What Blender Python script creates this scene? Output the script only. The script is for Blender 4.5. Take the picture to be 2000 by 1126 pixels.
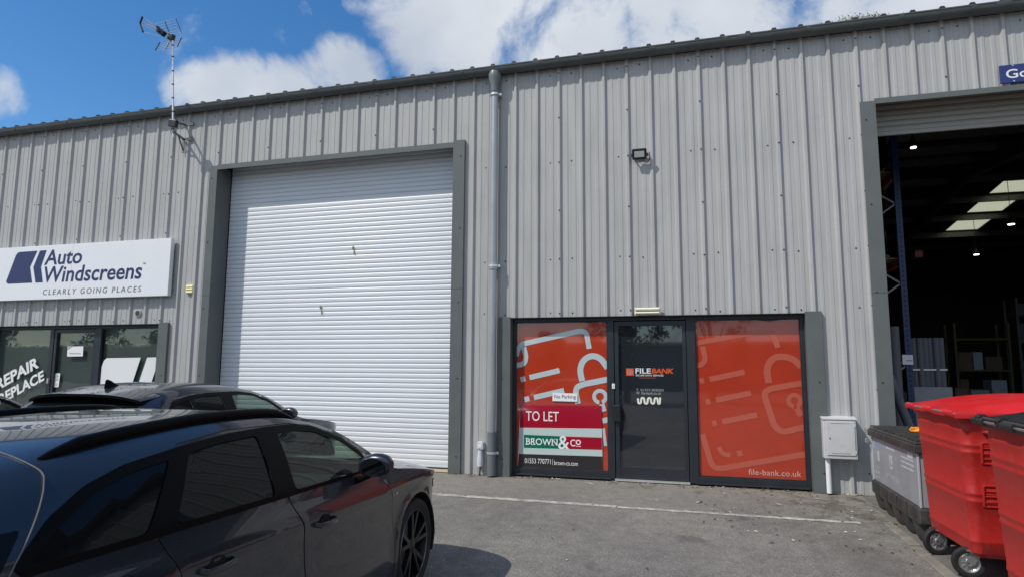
import bpy, bmesh, math, random
import numpy as np
from mathutils import Vector, Matrix
from mathutils.geometry import delaunay_2d_cdt
R = math.radians
random.seed(7)
scene = bpy.context.scene
for _o in list(bpy.data.objects): bpy.data.objects.remove(_o)
col = scene.collection

# ------------------------------------------------------------------ camera
YAW, PIT, ROL = R(16.026), R(6.988), R(0.32)
CAM = Vector((12.886, -9.0985, 1.5145))
cam_d = bpy.data.cameras.new('camera'); cam = bpy.data.objects.new('camera', cam_d); col.objects.link(cam)
cam_d.sensor_width = 36.0; cam_d.sensor_fit = 'HORIZONTAL'; cam_d.lens = 1271.43/2000*36
cam_d.clip_start = 0.05; cam_d.clip_end = 2000
cam.matrix_world = Matrix.Translation(CAM) @ Matrix.Rotation(YAW, 4, 'Z') @ Matrix.Rotation(R(90)+PIT, 4, 'X') @ Matrix.Rotation(ROL, 4, 'Z')
scene.camera = cam

# ------------------------------------------------------------------ light
SUN_DIR = Vector((1.05, 1.0, -1.66)).normalized()          # way the light travels
SUN_EL = math.asin(-SUN_DIR.z)
sun_d = bpy.data.lights.new('sun', 'SUN'); sun_d.energy = 3.4; sun_d.angle = R(0.53); sun_d.color = (1.0, 0.955, 0.88)
sun = bpy.data.objects.new('sun', sun_d); col.objects.link(sun)
sun.rotation_euler = SUN_DIR.to_track_quat('-Z', 'Y').to_euler(); sun.location = (0, -20, 30)
vs = scene.view_settings
vs.view_transform = 'Standard'; vs.look = 'None'; vs.exposure = 0.0; vs.gamma = 1.0; vs.use_curve_mapping = False
scene.display_settings.display_device = 'sRGB'

# ------------------------------------------------------------------ sky with clouds (clouds fixed in world directions)
world = bpy.data.worlds.new('World'); scene.world = world; world.use_nodes = True
wn = world.node_tree; wn.nodes.clear()
def WN(t, **k):
    n = wn.nodes.new(t)
    for a, b in k.items(): setattr(n, a, b)
    return n
def wl(a, b): wn.links.new(a, b)
w_out = WN('ShaderNodeOutputWorld'); w_bg = WN('ShaderNodeBackground'); wl(w_bg.outputs[0], w_out.inputs[0])
sky = WN('ShaderNodeTexSky'); sky.sky_type = 'NISHITA'; sky.sun_disc = False
sky.sun_elevation = SUN_EL; sky.sun_rotation = math.atan2(-SUN_DIR.x, -SUN_DIR.y)
sky.altitude = 50; sky.air_density = 1.0; sky.dust_density = 0.3; sky.ozone_density = 4.0
tc = WN('ShaderNodeTexCoord')
n1 = WN('ShaderNodeTexNoise'); n1.inputs['Scale'].default_value = 5.5; n1.inputs['Detail'].default_value = 12; n1.inputs['Roughness'].default_value = 0.62; n1.inputs['Distortion'].default_value = 0.35
wl(tc.outputs['Generated'], n1.inputs['Vector'])
def cam_dir(px, py):
    v = Vector(((px-1000)/1271.43, (563-py)/1271.43, -1.0)).normalized()
    return (cam.matrix_world.to_3x3() @ v).normalized()
BLOBS = [(900, 40, 150, 1.0), (830, -10, 120, .8), (1120, 60, 130, .95), (1010, 120, 120, .9), (1360, 20, 150, .95), (1230, 20, 110, .6), (1450, 40, 110, .8), (1700, 15, 150, .75), (1900, -20, 160, .9),
         (655, 165, 90, .95), (575, 190, 85, .9), (490, 190, 80, .85), (420, 190, 62, .7), (710, 140, 52, .6), (562, 70, 34, .5), (590, 22, 26, .42), (-15, 185, 50, .6), (705, -5, 40, .45), (360, 185, 40, .45), (1600, 60, 90, .5)]
acc = None
for px, py, r, a in BLOBS:
    d = cam_dir(px, py)
    dp = WN('ShaderNodeVectorMath', operation='DOT_PRODUCT'); wl(tc.outputs['Generated'], dp.inputs[0]); dp.inputs[1].default_value = d
    mr = WN('ShaderNodeMapRange'); mr.interpolation_type = 'SMOOTHSTEP'
    ang = r/1271.43
    mr.inputs['From Min'].default_value = math.cos(ang*1.3); mr.inputs['From Max'].default_value = math.cos(ang*.15)
    mr.inputs['To Max'].default_value = a
    wl(dp.outputs['Value'], mr.inputs['Value'])
    if acc is None: acc = mr.outputs[0]
    else:
        mx = WN('ShaderNodeMath', operation='MAXIMUM'); wl(acc, mx.inputs[0]); wl(mr.outputs[0], mx.inputs[1]); acc = mx.outputs[0]
# far from the frame: loose scattered cloud everywhere (for reflections and side views)
n2 = WN('ShaderNodeTexNoise'); n2.inputs['Scale'].default_value = 2.3; n2.inputs['Detail'].default_value = 4; wl(tc.outputs['Generated'], n2.inputs['Vector'])
dpc = WN('ShaderNodeVectorMath', operation='DOT_PRODUCT'); wl(tc.outputs['Generated'], dpc.inputs[0]); dpc.inputs[1].default_value = cam_dir(950, 100)
far = WN('ShaderNodeMapRange'); far.inputs['From Min'].default_value = .55; far.inputs['From Max'].default_value = .2; wl(dpc.outputs['Value'], far.inputs['Value'])
n2r = WN('ShaderNodeMapRange'); n2r.inputs['From Min'].default_value = .30; n2r.inputs['From Max'].default_value = .58; wl(n2.outputs[0], n2r.inputs['Value'])
fm = WN('ShaderNodeMath', operation='MULTIPLY'); wl(far.outputs[0], fm.inputs[0]); wl(n2r.outputs[0], fm.inputs[1])
mx = WN('ShaderNodeMath', operation='MAXIMUM'); wl(acc, mx.inputs[0]); wl(fm.outputs[0], mx.inputs[1])
# density = blob + (noise-.5)*k
ns = WN('ShaderNodeMath', operation='MULTIPLY_ADD'); wl(n1.outputs[0], ns.inputs[0]); ns.inputs[1].default_value = 2.5; ns.inputs[2].default_value = -1.28
ad = WN('ShaderNodeMath', operation='ADD'); wl(mx.outputs[0], ad.inputs[0]); wl(ns.outputs[0], ad.inputs[1])
cm = WN('ShaderNodeMapRange'); cm.interpolation_type = 'SMOOTHSTEP'; cm.inputs['From Min'].default_value = .30; cm.inputs['From Max'].default_value = .84; cm.inputs['To Max'].default_value = .96; wl(ad.outputs[0], cm.inputs['Value'])
n3 = WN('ShaderNodeTexNoise'); n3.inputs['Scale'].default_value = 4.0; n3.inputs['Detail'].default_value = 6; wl(tc.outputs['Generated'], n3.inputs['Vector'])
cc = WN('ShaderNodeValToRGB'); cc.color_ramp.elements[0].position = .3; cc.color_ramp.elements[0].color = (.50, .56, .66, 1); cc.color_ramp.elements[1].position = .62; cc.color_ramp.elements[1].color = (.74, .78, .83, 1); wl(n3.outputs[0], cc.inputs[0])
hs = WN('ShaderNodeHueSaturation'); hs.inputs['Saturation'].default_value = 1.25; wl(sky.outputs[0], hs.inputs['Color'])
sc_ = WN('ShaderNodeVectorMath', operation='SCALE'); sc_.inputs['Scale'].default_value = 1.0; wl(hs.outputs[0], sc_.inputs[0])
CLOUD = WN('ShaderNodeVectorMath', operation='SCALE'); CLOUD.inputs['Scale'].default_value = 1/0.145; wl(cc.outputs[0], CLOUD.inputs[0])
mixc = WN('ShaderNodeMix'); mixc.data_type = 'RGBA'; wl(cm.outputs[0], mixc.inputs[0]); wl(sc_.outputs[0], mixc.inputs[6]); wl(CLOUD.outputs[0], mixc.inputs[7])
wl(mixc.outputs[2], w_bg.inputs['Color']); w_bg.inputs['Strength'].default_value = 0.145

# ================================================================== helpers
MATS = {}
def mat(name, c=(.5, .5, .5), rough=.5, metal=0, spec=.5, coat=0, var=0, vscale=4, vstretch=(1, 1, 1), bump=0, bscale=60, emit=None, estr=1, dirt=None, dscale=2.0, damt=.5, two=None, aniso=0):
    """principled material with procedural variation (noise in object space)"""
    if name in MATS: return MATS[name]
    m = bpy.data.materials.new(name); m.use_nodes = True; MATS[name] = m
    nt = m.node_tree; b = nt.nodes['Principled BSDF']
    b.inputs['Base Color'].default_value = (*c, 1); b.inputs['Roughness'].default_value = rough; b.inputs['Metallic'].default_value = metal
    b.inputs['Specular IOR Level'].default_value = spec; b.inputs['Coat Weight'].default_value = coat; b.inputs['Coat Roughness'].default_value = .015
    tcn = nt.nodes.new('ShaderNodeTexCoord')
    src = None
    if var > 0:
        mp = nt.nodes.new('ShaderNodeMapping'); mp.inputs['Scale'].default_value = vstretch; nt.links.new(tcn.outputs['Object'], mp.inputs[0])
        nz = nt.nodes.new('ShaderNodeTexNoise'); nz.inputs['Scale'].default_value = vscale; nz.inputs['Detail'].default_value = 6; nt.links.new(mp.outputs[0], nz.inputs['Vector'])
        rp = nt.nodes.new('ShaderNodeValToRGB'); rp.color_ramp.elements[0].position = .3; rp.color_ramp.elements[1].position = .7
        rp.color_ramp.elements[0].color = (*[max(0, v*(1-var)) for v in c], 1); rp.color_ramp.elements[1].color = (*[min(1, v*(1+var)) for v in (two or c)], 1)
        nt.links.new(nz.outputs[0], rp.inputs[0]); src = rp.outputs[0]
        mrr = nt.nodes.new('ShaderNodeMapRange'); mrr.inputs['To Min'].default_value = max(0, rough-.08); mrr.inputs['To Max'].default_value = min(1, rough+.08)
        nt.links.new(nz.outputs[0], mrr.inputs['Value']); nt.links.new(mrr.outputs[0], b.inputs['Roughness'])
    if dirt:
        nz = nt.nodes.new('ShaderNodeTexNoise'); nz.inputs['Scale'].default_value = dscale; nz.inputs['Detail'].default_value = 9; nz.inputs['Roughness'].default_value = .7
        nt.links.new(tcn.outputs['Object'], nz.inputs['Vector'])
        mr = nt.nodes.new('ShaderNodeMapRange'); mr.inputs['From Min'].default_value = .48; mr.inputs['From Max'].default_value = .8; mr.inputs['To Max'].default_value = damt; nt.links.new(nz.outputs[0], mr.inputs['Value'])
        mx = nt.nodes.new('ShaderNodeMix'); mx.data_type = 'RGBA'; nt.links.new(mr.outputs[0], mx.inputs[0])
        if src: nt.links.new(src, mx.inputs[6])
        else: mx.inputs[6].default_value = (*c, 1)
        mx.inputs[7].default_value = (*dirt, 1); src = mx.outputs[2]
    if src: nt.links.new(src, b.inputs['Base Color'])
    if bump:
        nb = nt.nodes.new('ShaderNodeTexNoise'); nb.inputs['Scale'].default_value = bscale; nb.inputs['Detail'].default_value = 4; nt.links.new(tcn.outputs['Object'], nb.inputs['Vector'])
        bn = nt.nodes.new('ShaderNodeBump'); bn.inputs['Strength'].default_value = bump; bn.inputs['Distance'].default_value = .01; nt.links.new(nb.outputs[0], bn.inputs['Height']); nt.links.new(bn.outputs[0], b.inputs['Normal'])
    if emit: b.inputs['Emission Color'].default_value = (*emit, 1); b.inputs['Emission Strength'].default_value = estr
    return m
def glass_mat(name, tint, ior=1.45, film=None):
    if name in MATS: return MATS[name]
    m = bpy.data.materials.new(name); m.use_nodes = True; MATS[name] = m
    nt = m.node_tree; nt.nodes.clear()
    o = nt.nodes.new('ShaderNodeOutputMaterial'); t = nt.nodes.new('ShaderNodeBsdfTransparent'); t.inputs[0].default_value = (*tint, 1)
    g = nt.nodes.new('ShaderNodeBsdfGlossy'); g.inputs['Roughness'].default_value = .0
    tcg = nt.nodes.new('ShaderNodeTexCoord'); nz = nt.nodes.new('ShaderNodeTexNoise'); nz.inputs['Scale'].default_value = 3.0; nt.links.new(tcg.outputs['Object'], nz.inputs['Vector'])
    bn = nt.nodes.new('ShaderNodeBump'); bn.inputs['Strength'].default_value = .02; bn.inputs['Distance'].default_value = .05; nt.links.new(nz.outputs[0], bn.inputs['Height']); nt.links.new(bn.outputs[0], g.inputs['Normal'])
    f = nt.nodes.new('ShaderNodeFresnel'); ge = nt.nodes.new('ShaderNodeNewGeometry'); io = nt.nodes.new('ShaderNodeMapRange'); io.inputs['To Min'].default_value = ior+.12; io.inputs['To Max'].default_value = 1/(ior+.12)
    nt.links.new(ge.outputs['Backfacing'], io.inputs['Value']); nt.links.new(io.outputs[0], f.inputs[0])
    mx = nt.nodes.new('ShaderNodeMixShader'); nt.links.new(f.outputs[0], mx.inputs[0]); nt.links.new(t.outputs[0], mx.inputs[1]); nt.links.new(g.outputs[0], mx.inputs[2]); nt.links.new(mx.outputs[0], o.inputs[0])
    return m

OFF = {}
def tag(o, label=None, cat=None, group=None, kind=None):
    if label: o['label'] = label
    if cat: o['category'] = cat
    if group: o['group'] = group
    if kind: o['kind'] = kind
    return o
def thing(name, label, cat, loc=(0, 0, 0), group=None):
    o = bpy.data.objects.new(name, None); col.objects.link(o); o.location = loc; o.empty_display_size = .2
    OFF[o.name] = Vector(loc); return tag(o, label, cat, group)
class MB:
    def __init__(s): s.v = []; s.f = []; s.m = []; s.cur = 0
    def add(s, vs, fs, mi=None):
        b = len(s.v); s.v += [tuple(x) for x in vs]
        for f in fs: s.f.append([b+i for i in f]); s.m.append(s.cur if mi is None else mi)
    def box(s, x0, x1, y0, y1, z0, z1, mi=None):
        v = [(x, y, z) for z in (z0, z1) for y in (y0, y1) for x in (x0, x1)]
        s.add(v, [(0, 2, 3, 1), (4, 5, 7, 6), (0, 1, 5, 4), (2, 6, 7, 3), (0, 4, 6, 2), (1, 3, 7, 5)], mi)
    def obox(s, c, ax, ay, az, mi=None):       # oriented box: centre and three half-axis vectors
        c, ax, ay, az = map(Vector, (c, ax, ay, az))
        v = [c+ax*i+ay*j+az*k for k in (-1, 1) for j in (-1, 1) for i in (-1, 1)]
        s.add(v, [(0, 2, 3, 1), (4, 5, 7, 6), (0, 1, 5, 4), (2, 6, 7, 3), (0, 4, 6, 2), (1, 3, 7, 5)], mi)
    def beam(s, a, b, w, h=None, up=(0, 0, 1), mi=None):
        a, b = Vector(a), Vector(b); d = b-a; L = d.length; d.normalize(); u = Vector(up)
        if abs(d.dot(u)) > .95: u = Vector((1, 0, 0))
        sd = d.cross(u).normalized(); u = sd.cross(d)
        s.obox((a+b)/2, d*L/2, sd*w/2, u*(h or w)/2, mi)
    def tube(s, path, r, n=8, caps=True, mi=None):
        P = [Vector(p) for p in path]; rs = r if isinstance(r, (list, tuple)) else [r]*len(P)
        vs = []; prev = None
        for i, p in enumerate(P):
            d = (P[min(i+1, len(P)-1)]-P[max(i-1, 0)]).normalized()
            if prev is None:
                u = Vector((0, 0, 1)) if abs(d.z) < .9 else Vector((1, 0, 0)); u = (u-d*u.dot(d)).normalized()
            else:
                u = prev-d*prev.dot(d); u = u.normalized() if u.length > 1e-6 else Vector((1, 0, 0))
            prev = u; w = d.cross(u)
            for k in range(n):
                a = 2*math.pi*k/n; vs.append(p+(u*math.cos(a)+w*math.sin(a))*rs[i])
        fs = [(i*n+k, i*n+(k+1) % n, (i+1)*n+(k+1) % n, (i+1)*n+k) for i in range(len(P)-1) for k in range(n)]
        if caps: fs += [tuple(range(n-1, -1, -1)), tuple((len(P)-1)*n+k for k in range(n))]
        s.add(vs, fs, mi)
    def lathe(s, prof, c, axis='x', n=32, mi=None, closed=False):   # prof: (axial, radius)
        c = Vector(c); vs = []
        for a, r in prof:
            for k in range(n):
                t = 2*math.pi*k/n; p, q = r*math.cos(t), r*math.sin(t)
                vs.append(c+Vector({'x': (a, p, q), 'y': (q, a, p), 'z': (p, q, a)}[axis]))
        m = len(prof)
        fs = [(i*n+k, ((i+1) % m)*n+k, ((i+1) % m)*n+(k+1) % n, i*n+(k+1) % n) for i in range(m if closed else m-1) for k in range(n)]
        s.add(vs, fs, mi)
    def prism(s, poly, y0, y1, mi=None):       # polygon in (x,z) extruded along y (y0 = front)
        n = len(poly); v = [(x, y0, z) for x, z in poly]+[(x, y1, z) for x, z in poly]
        s.add(v, [tuple(range(n)), tuple(range(2*n-1, n-1, -1))]+[(i, i+n, (i+1) % n+n, (i+1) % n) for i in range(n)], mi)
    def flat(s, poly, y, mi=None): s.add([(x, y, z) for x, z in poly], [tuple(range(len(poly)))], mi)
    def extr_x(s, prof, x0, x1, mi=None, closed=False, caps=False):   # (y,z) profile along x
        n = len(prof); v = [(x0, y, z) for y, z in prof]+[(x1, y, z) for y, z in prof]
        fs = [(i, (i+1) % n, (i+1) % n+n, i+n) for i in range(n if closed else n-1)]
        if caps: fs += [tuple(range(n-1, -1, -1)), tuple(range(n, 2*n))]
        s.add(v, fs, mi)
    def stroke(s, pts, w, y, mi=None, sub=6, rnd=.06):                     # flat stroke in the (x,z) plane with rounded corners
        P = [Vector((p[0], p[1])) for p in pts]; Q = [P[0]]
        for i in range(1, len(P)-1):
            a, b, c = P[i-1], P[i], P[i+1]; la, lc = (a-b).length, (c-b).length; d = min(rnd, la*.49, lc*.49)
            p0 = b+(a-b).normalized()*d; p1 = b+(c-b).normalized()*d
            for k in range(sub+1):
                t = k/sub; Q.append(p0*(1-t)**2+b*2*t*(1-t)+p1*t*t)
        Q.append(P[-1]); vs = []
        for i, p in enumerate(Q):
            d = (Q[min(i+1, len(Q)-1)]-Q[max(i-1, 0)]).normalized(); nrm = Vector((-d.y, d.x))*w/2
            vs += [(p.x+nrm.x, y, p.y+nrm.y), (p.x-nrm.x, y, p.y-nrm.y)]
        s.add(vs, [(2*i, 2*i+1, 2*i+3, 2*i+2) for i in range(len(Q)-1)], mi)
    def ring(s, c, r0, r1, y, n=32, mi=None, a0=0, a1=2*math.pi):
        vs = []
        for k in range(n+1):
            t = a0+(a1-a0)*k/n; vs += [(c[0]+r0*math.cos(t), y, c[1]+r0*math.sin(t)), (c[0]+r1*math.cos(t), y, c[1]+r1*math.sin(t))]
        s.add(vs, [(2*i, 2*i+1, 2*i+3, 2*i+2) for i in range(n)], mi)
    def build(s, name, mats, parent=None, smooth=None, bevel=0, seg=2):
        off = OFF.get(parent.name, Vector()) if parent else Vector()
        me = bpy.data.meshes.new(name)
        me.from_pydata([(x-off.x, y-off.y, z-off.z) for x, y, z in s.v], [], s.f)
        for m in (mats if isinstance(mats, (list, tuple)) else [mats]): me.materials.append(m)
        me.polygons.foreach_set('material_index', s.m); me.update()
        if smooth is not None:
            me.polygons.foreach_set('use_smooth', [True]*len(me.polygons)); me.set_sharp_from_angle(angle=R(smooth))
        o = bpy.data.objects.new(name, me); col.objects.link(o)
        if parent: o.parent = parent; OFF[o.name] = off
        if bevel:
            b = o.modifiers.new('bevel', 'BEVEL'); b.width = bevel; b.segments = seg; b.limit_method = 'ANGLE'; b.angle_limit = R(40)
        return o
_tc = {}
def text_geo(body, bold=0, shear=0, sp=1.0):
    key = (body, bold, shear, sp)
    if key in _tc: return _tc[key]
    cu = bpy.data.curves.new('lettering_source', 'FONT'); cu.body = body; cu.size = 1; cu.offset = bold; cu.shear = shear; cu.space_character = sp; cu.resolution_u = 4
    o = bpy.data.objects.new('lettering_source', cu); col.objects.link(o)
    dg = bpy.context.evaluated_depsgraph_get(); me = bpy.data.meshes.new_from_object(o.evaluated_get(dg))
    v = np.array([(p.co.x, p.co.y) for p in me.vertices]); f = [tuple(p.vertices) for p in me.polygons]
    nz = [p.normal.z for p in me.polygons]; f = [t if n > 0 else t[::-1] for t, n in zip(f, nz)]
    bpy.data.objects.remove(o); bpy.data.curves.remove(cu); bpy.data.meshes.remove(me)
    v = (v-v.min(0))/(v.max(0)-v.min(0)); _tc[key] = (v, f); return v, f
def put_text(mb, body, x0, x1, z0, z1, y, mi=None, rise=0, **k):     # box in (x,z); rise lifts the right end
    v, f = text_geo(body, **k)
    mb.add([(x0+a*(x1-x0), y, z0+b*(z1-z0)+a*rise) for a, b in v], f, mi)
def put_text_axes(mb, body, o, ex, ez, mi=None, **k):                # general placement by origin and axes
    v, f = text_geo(body, **k); o, ex, ez = Vector(o), Vector(ex), Vector(ez)
    mb.add([o+ex*a+ez*b for a, b in v], f, mi)
def pchip(xs, ys):
    xs = np.array(xs, float); ys = np.array(ys, float); h = np.diff(xs); d = np.diff(ys)/h; m = np.zeros_like(ys)
    m[0] = d[0]; m[-1] = d[-1]
    for i in range(1, len(xs)-1):
        if d[i-1]*d[i] > 0:
            w1 = 2*h[i]+h[i-1]; w2 = h[i]+2*h[i-1]; m[i] = (w1+w2)/(w1/d[i-1]+w2/d[i])
    def f(x):
        x = min(max(x, xs[0]), xs[-1]); i = min(max(int(np.searchsorted(xs, x))-1, 0), len(xs)-2)
        t = (x-xs[i])/h[i]
        return float((1+2*t)*(1-t)**2*ys[i]+t*(1-t)**2*h[i]*m[i]+t*t*(3-2*t)*ys[i+1]+t*t*(t-1)*h[i]*m[i+1])
    return f
def gz(y): return .02*y if y < 0 else 0.0       # the yard falls gently away from the building

# ================================================================== materials
M_clad = mat('grey_coated_steel', (.418, .420, .415), .42, 0, .4, var=.075, vscale=2.2, vstretch=(3, 3, .35), dirt=(.30, .30, .285), dscale=1.2, damt=.4)
M_screw = mat('dark_screw', (.05, .05, .055), .5, .5)
M_flash = mat('grey_green_flashing', (.115, .130, .128), .45, 0, .4, var=.06, vscale=3, dirt=(.16, .165, .16), dscale=4, damt=.35)
M_gutter = mat('dark_gutter', (.072, .080, .080), .35, 0, .5, var=.15, vscale=5, dirt=(.12, .12, .10), dscale=6, damt=.4)
M_fascia = mat('black_recess', (.02, .02, .02), .8)
M_roof = mat('dark_roof_steel', (.022, .023, .025), .6, var=.1)
M_roofin = mat('roof_liner', (.10, .10, .10), .8)
M_galv = mat('galvanised_pipe', (.40, .43, .445), .38, .45, .5, var=.08, vscale=6, dirt=(.2, .23, .26), dscale=3, damt=.5)
M_pipe = mat('weathered_pipe_shoe', (.18, .20, .22), .45, .3, var=.1)
M_shut = mat('white_shutter', (.68, .71, .755), .35, 0, .45, var=.02, vscale=2, dirt=(.68, .70, .72), dscale=1.0, damt=.3)
M_mark = mat('brown_mark', (.20, .17, .12), .8, var=.3, vscale=60)
M_frame = mat('dark_aluminium', (.022, .027, .034), .35, 0, .5, var=.1)
M_rubber = mat('black_rubber', (.012, .012, .013), .7)
M_orange = mat('orange_film', (.44, .044, .018), .06, 0, .5, coat=.8, var=.05, vscale=2)
M_orange_b = mat('faded_orange_film', (.42, .042, .018), .06, 0, .5, coat=.8, var=.05, vscale=2)
M_palefilm = mat('pale_film', (.48, .57, .59), .08, 0, .5, coat=.8)
M_ghost = mat('washed_out_film', (.46, .105, .070), .09, 0, .5)
M_charcoal = mat('charcoal_film', (.018, .022, .027), .03, 0, .75, coat=1.0)
M_frost = mat('grey_green_film', (.125, .138, .136), .35, 0, .4, var=.08, vscale=2)
M_white = mat('white_vinyl', (.78, .79, .80), .35)
M_paper = mat('white_paper', (.80, .80, .82), .7)
M_signw = mat('white_sign_panel', (.78, .80, .83), .32, 0, .4, var=.015, vscale=2)
M_navy = mat('navy_vinyl', (.022, .030, .115), .35)
M_ink = mat('grey_ink', (.10, .11, .13), .4)
M_black = mat('black_plastic', (.012, .012, .013), .42, var=.15, vscale=20)
M_blacktxt = mat('black_lettering', (.01, .01, .01), .5)
M_cream = mat('cream_plastic', (.74, .71, .56), .4, var=.04)
M_creamy = mat('yellowed_plastic', (.72, .66, .34), .4, var=.06)
M_lgrey = mat('light_grey_plastic', (.55, .60, .64), .4, var=.04)
M_metal = mat('aluminium', (.74, .75, .76), .38, .7, var=.05)
M_dullmetal = mat('dull_steel', (.22, .22, .21), .5, .6, var=.2, vscale=15)
M_box = mat('white_grp', (.58, .585, .59), .42, var=.08, vscale=5, dirt=(.30, .29, .27), dscale=5, damt=.6)
M_red = mat('crimson_board', (.36, .008, .028), .12, coat=.5)
M_green = mat('green_board', (.004, .15, .085), .16)
M_paleboard = mat('pale_board', (.50, .60, .58), .16)
M_darkboard = mat('dark_board', (.030, .026, .028), .16)
M_blue = mat('blue_sign', (.020, .035, .17), .35)
M_binred = mat('red_bin_plastic', (.42, .020, .017), .42, 0, .4, var=.08, vscale=3, vstretch=(1, 1, .3), dirt=(.42, .10, .085), dscale=22, damt=.45, bump=.05, bscale=80)
M_binlid = mat('bright_red_lid', (.60, .016, .020), .36, 0, .45, var=.06, vscale=4, dirt=(.55, .08, .07), dscale=7, damt=.35)
M_binblack = mat('black_bin_lid', (.016, .017, .018), .45, var=.2, vscale=8)
M_greybox = mat('grey_container', (.29, .305, .325), .45, 0, .4, var=.05, vscale=3, dirt=(.17, .165, .155), dscale=4, damt=.55)
M_faded = mat('faded_print', (.50, .53, .57), .5, var=.15, vscale=30)
M_fadeblue = mat('faded_blue_print', (.30, .40, .52), .5)
M_pallet = mat('black_pallet_base', (.036, .036, .035), .55, var=.3, vscale=7, dirt=(.13, .12, .10), dscale=6, damt=.7)
M_yellow = mat('orange_glove', (.75, .30, .03), .6)
M_zinc = mat('zinc_caster', (.45, .46, .46), .35, .8, var=.12, vscale=20)
M_tyre = mat('tyre_rubber', (.014, .014, .015), .75, var=.25, vscale=12)
M_blueup = mat('blue_rack_steel', (.012, .036, .125), .4, var=.08)
M_orbeam = mat('orange_rack_beam', (.45, .13, .02), .45)
M_wood = mat('pallet_wood', (.30, .20, .11), .8, var=.2, vscale=10)
M_roll = mat('grey_foam_roll', (.13, .135, .15), .8, var=.08)
M_wrap = mat('black_stretch_wrap', (.012, .012, .014), .2, 0, .5, var=.3, vscale=9, bump=.5, bscale=14)
M_carton = mat('carton', (.22, .16, .10), .8, var=.12)
M_cartonw = mat('white_carton', (.62, .62, .62), .7, var=.1)
M_cartong = mat('grey_carton', (.16, .17, .18), .7, var=.1)
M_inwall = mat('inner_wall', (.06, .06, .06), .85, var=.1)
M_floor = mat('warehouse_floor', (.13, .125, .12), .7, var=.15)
M_twig = mat('dry_litter', (.10, .065, .035), .9, var=.4, vscale=50)
M_chip = mat('pale_litter', (.55, .52, .45), .9)
M_leaf = mat('leaf_green', (.055, .085, .025), .6, var=.45, vscale=.8, two=(.075, .11, .03))
M_bark = mat('bark', (.09, .07, .05), .9, var=.3, vscale=8)
M_weed = mat('dry_weed', (.16, .15, .06), .8, var=.4, vscale=9)
M_lamp = mat('lit_lamp', (.9, .9, .9), .4, emit=(1, .97, .9), estr=5)
M_led = mat('floodlight_lens', (.50, .52, .50), .2)
M_glass_l = glass_mat('shop_glass', (.86, .90, .88))

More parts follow.
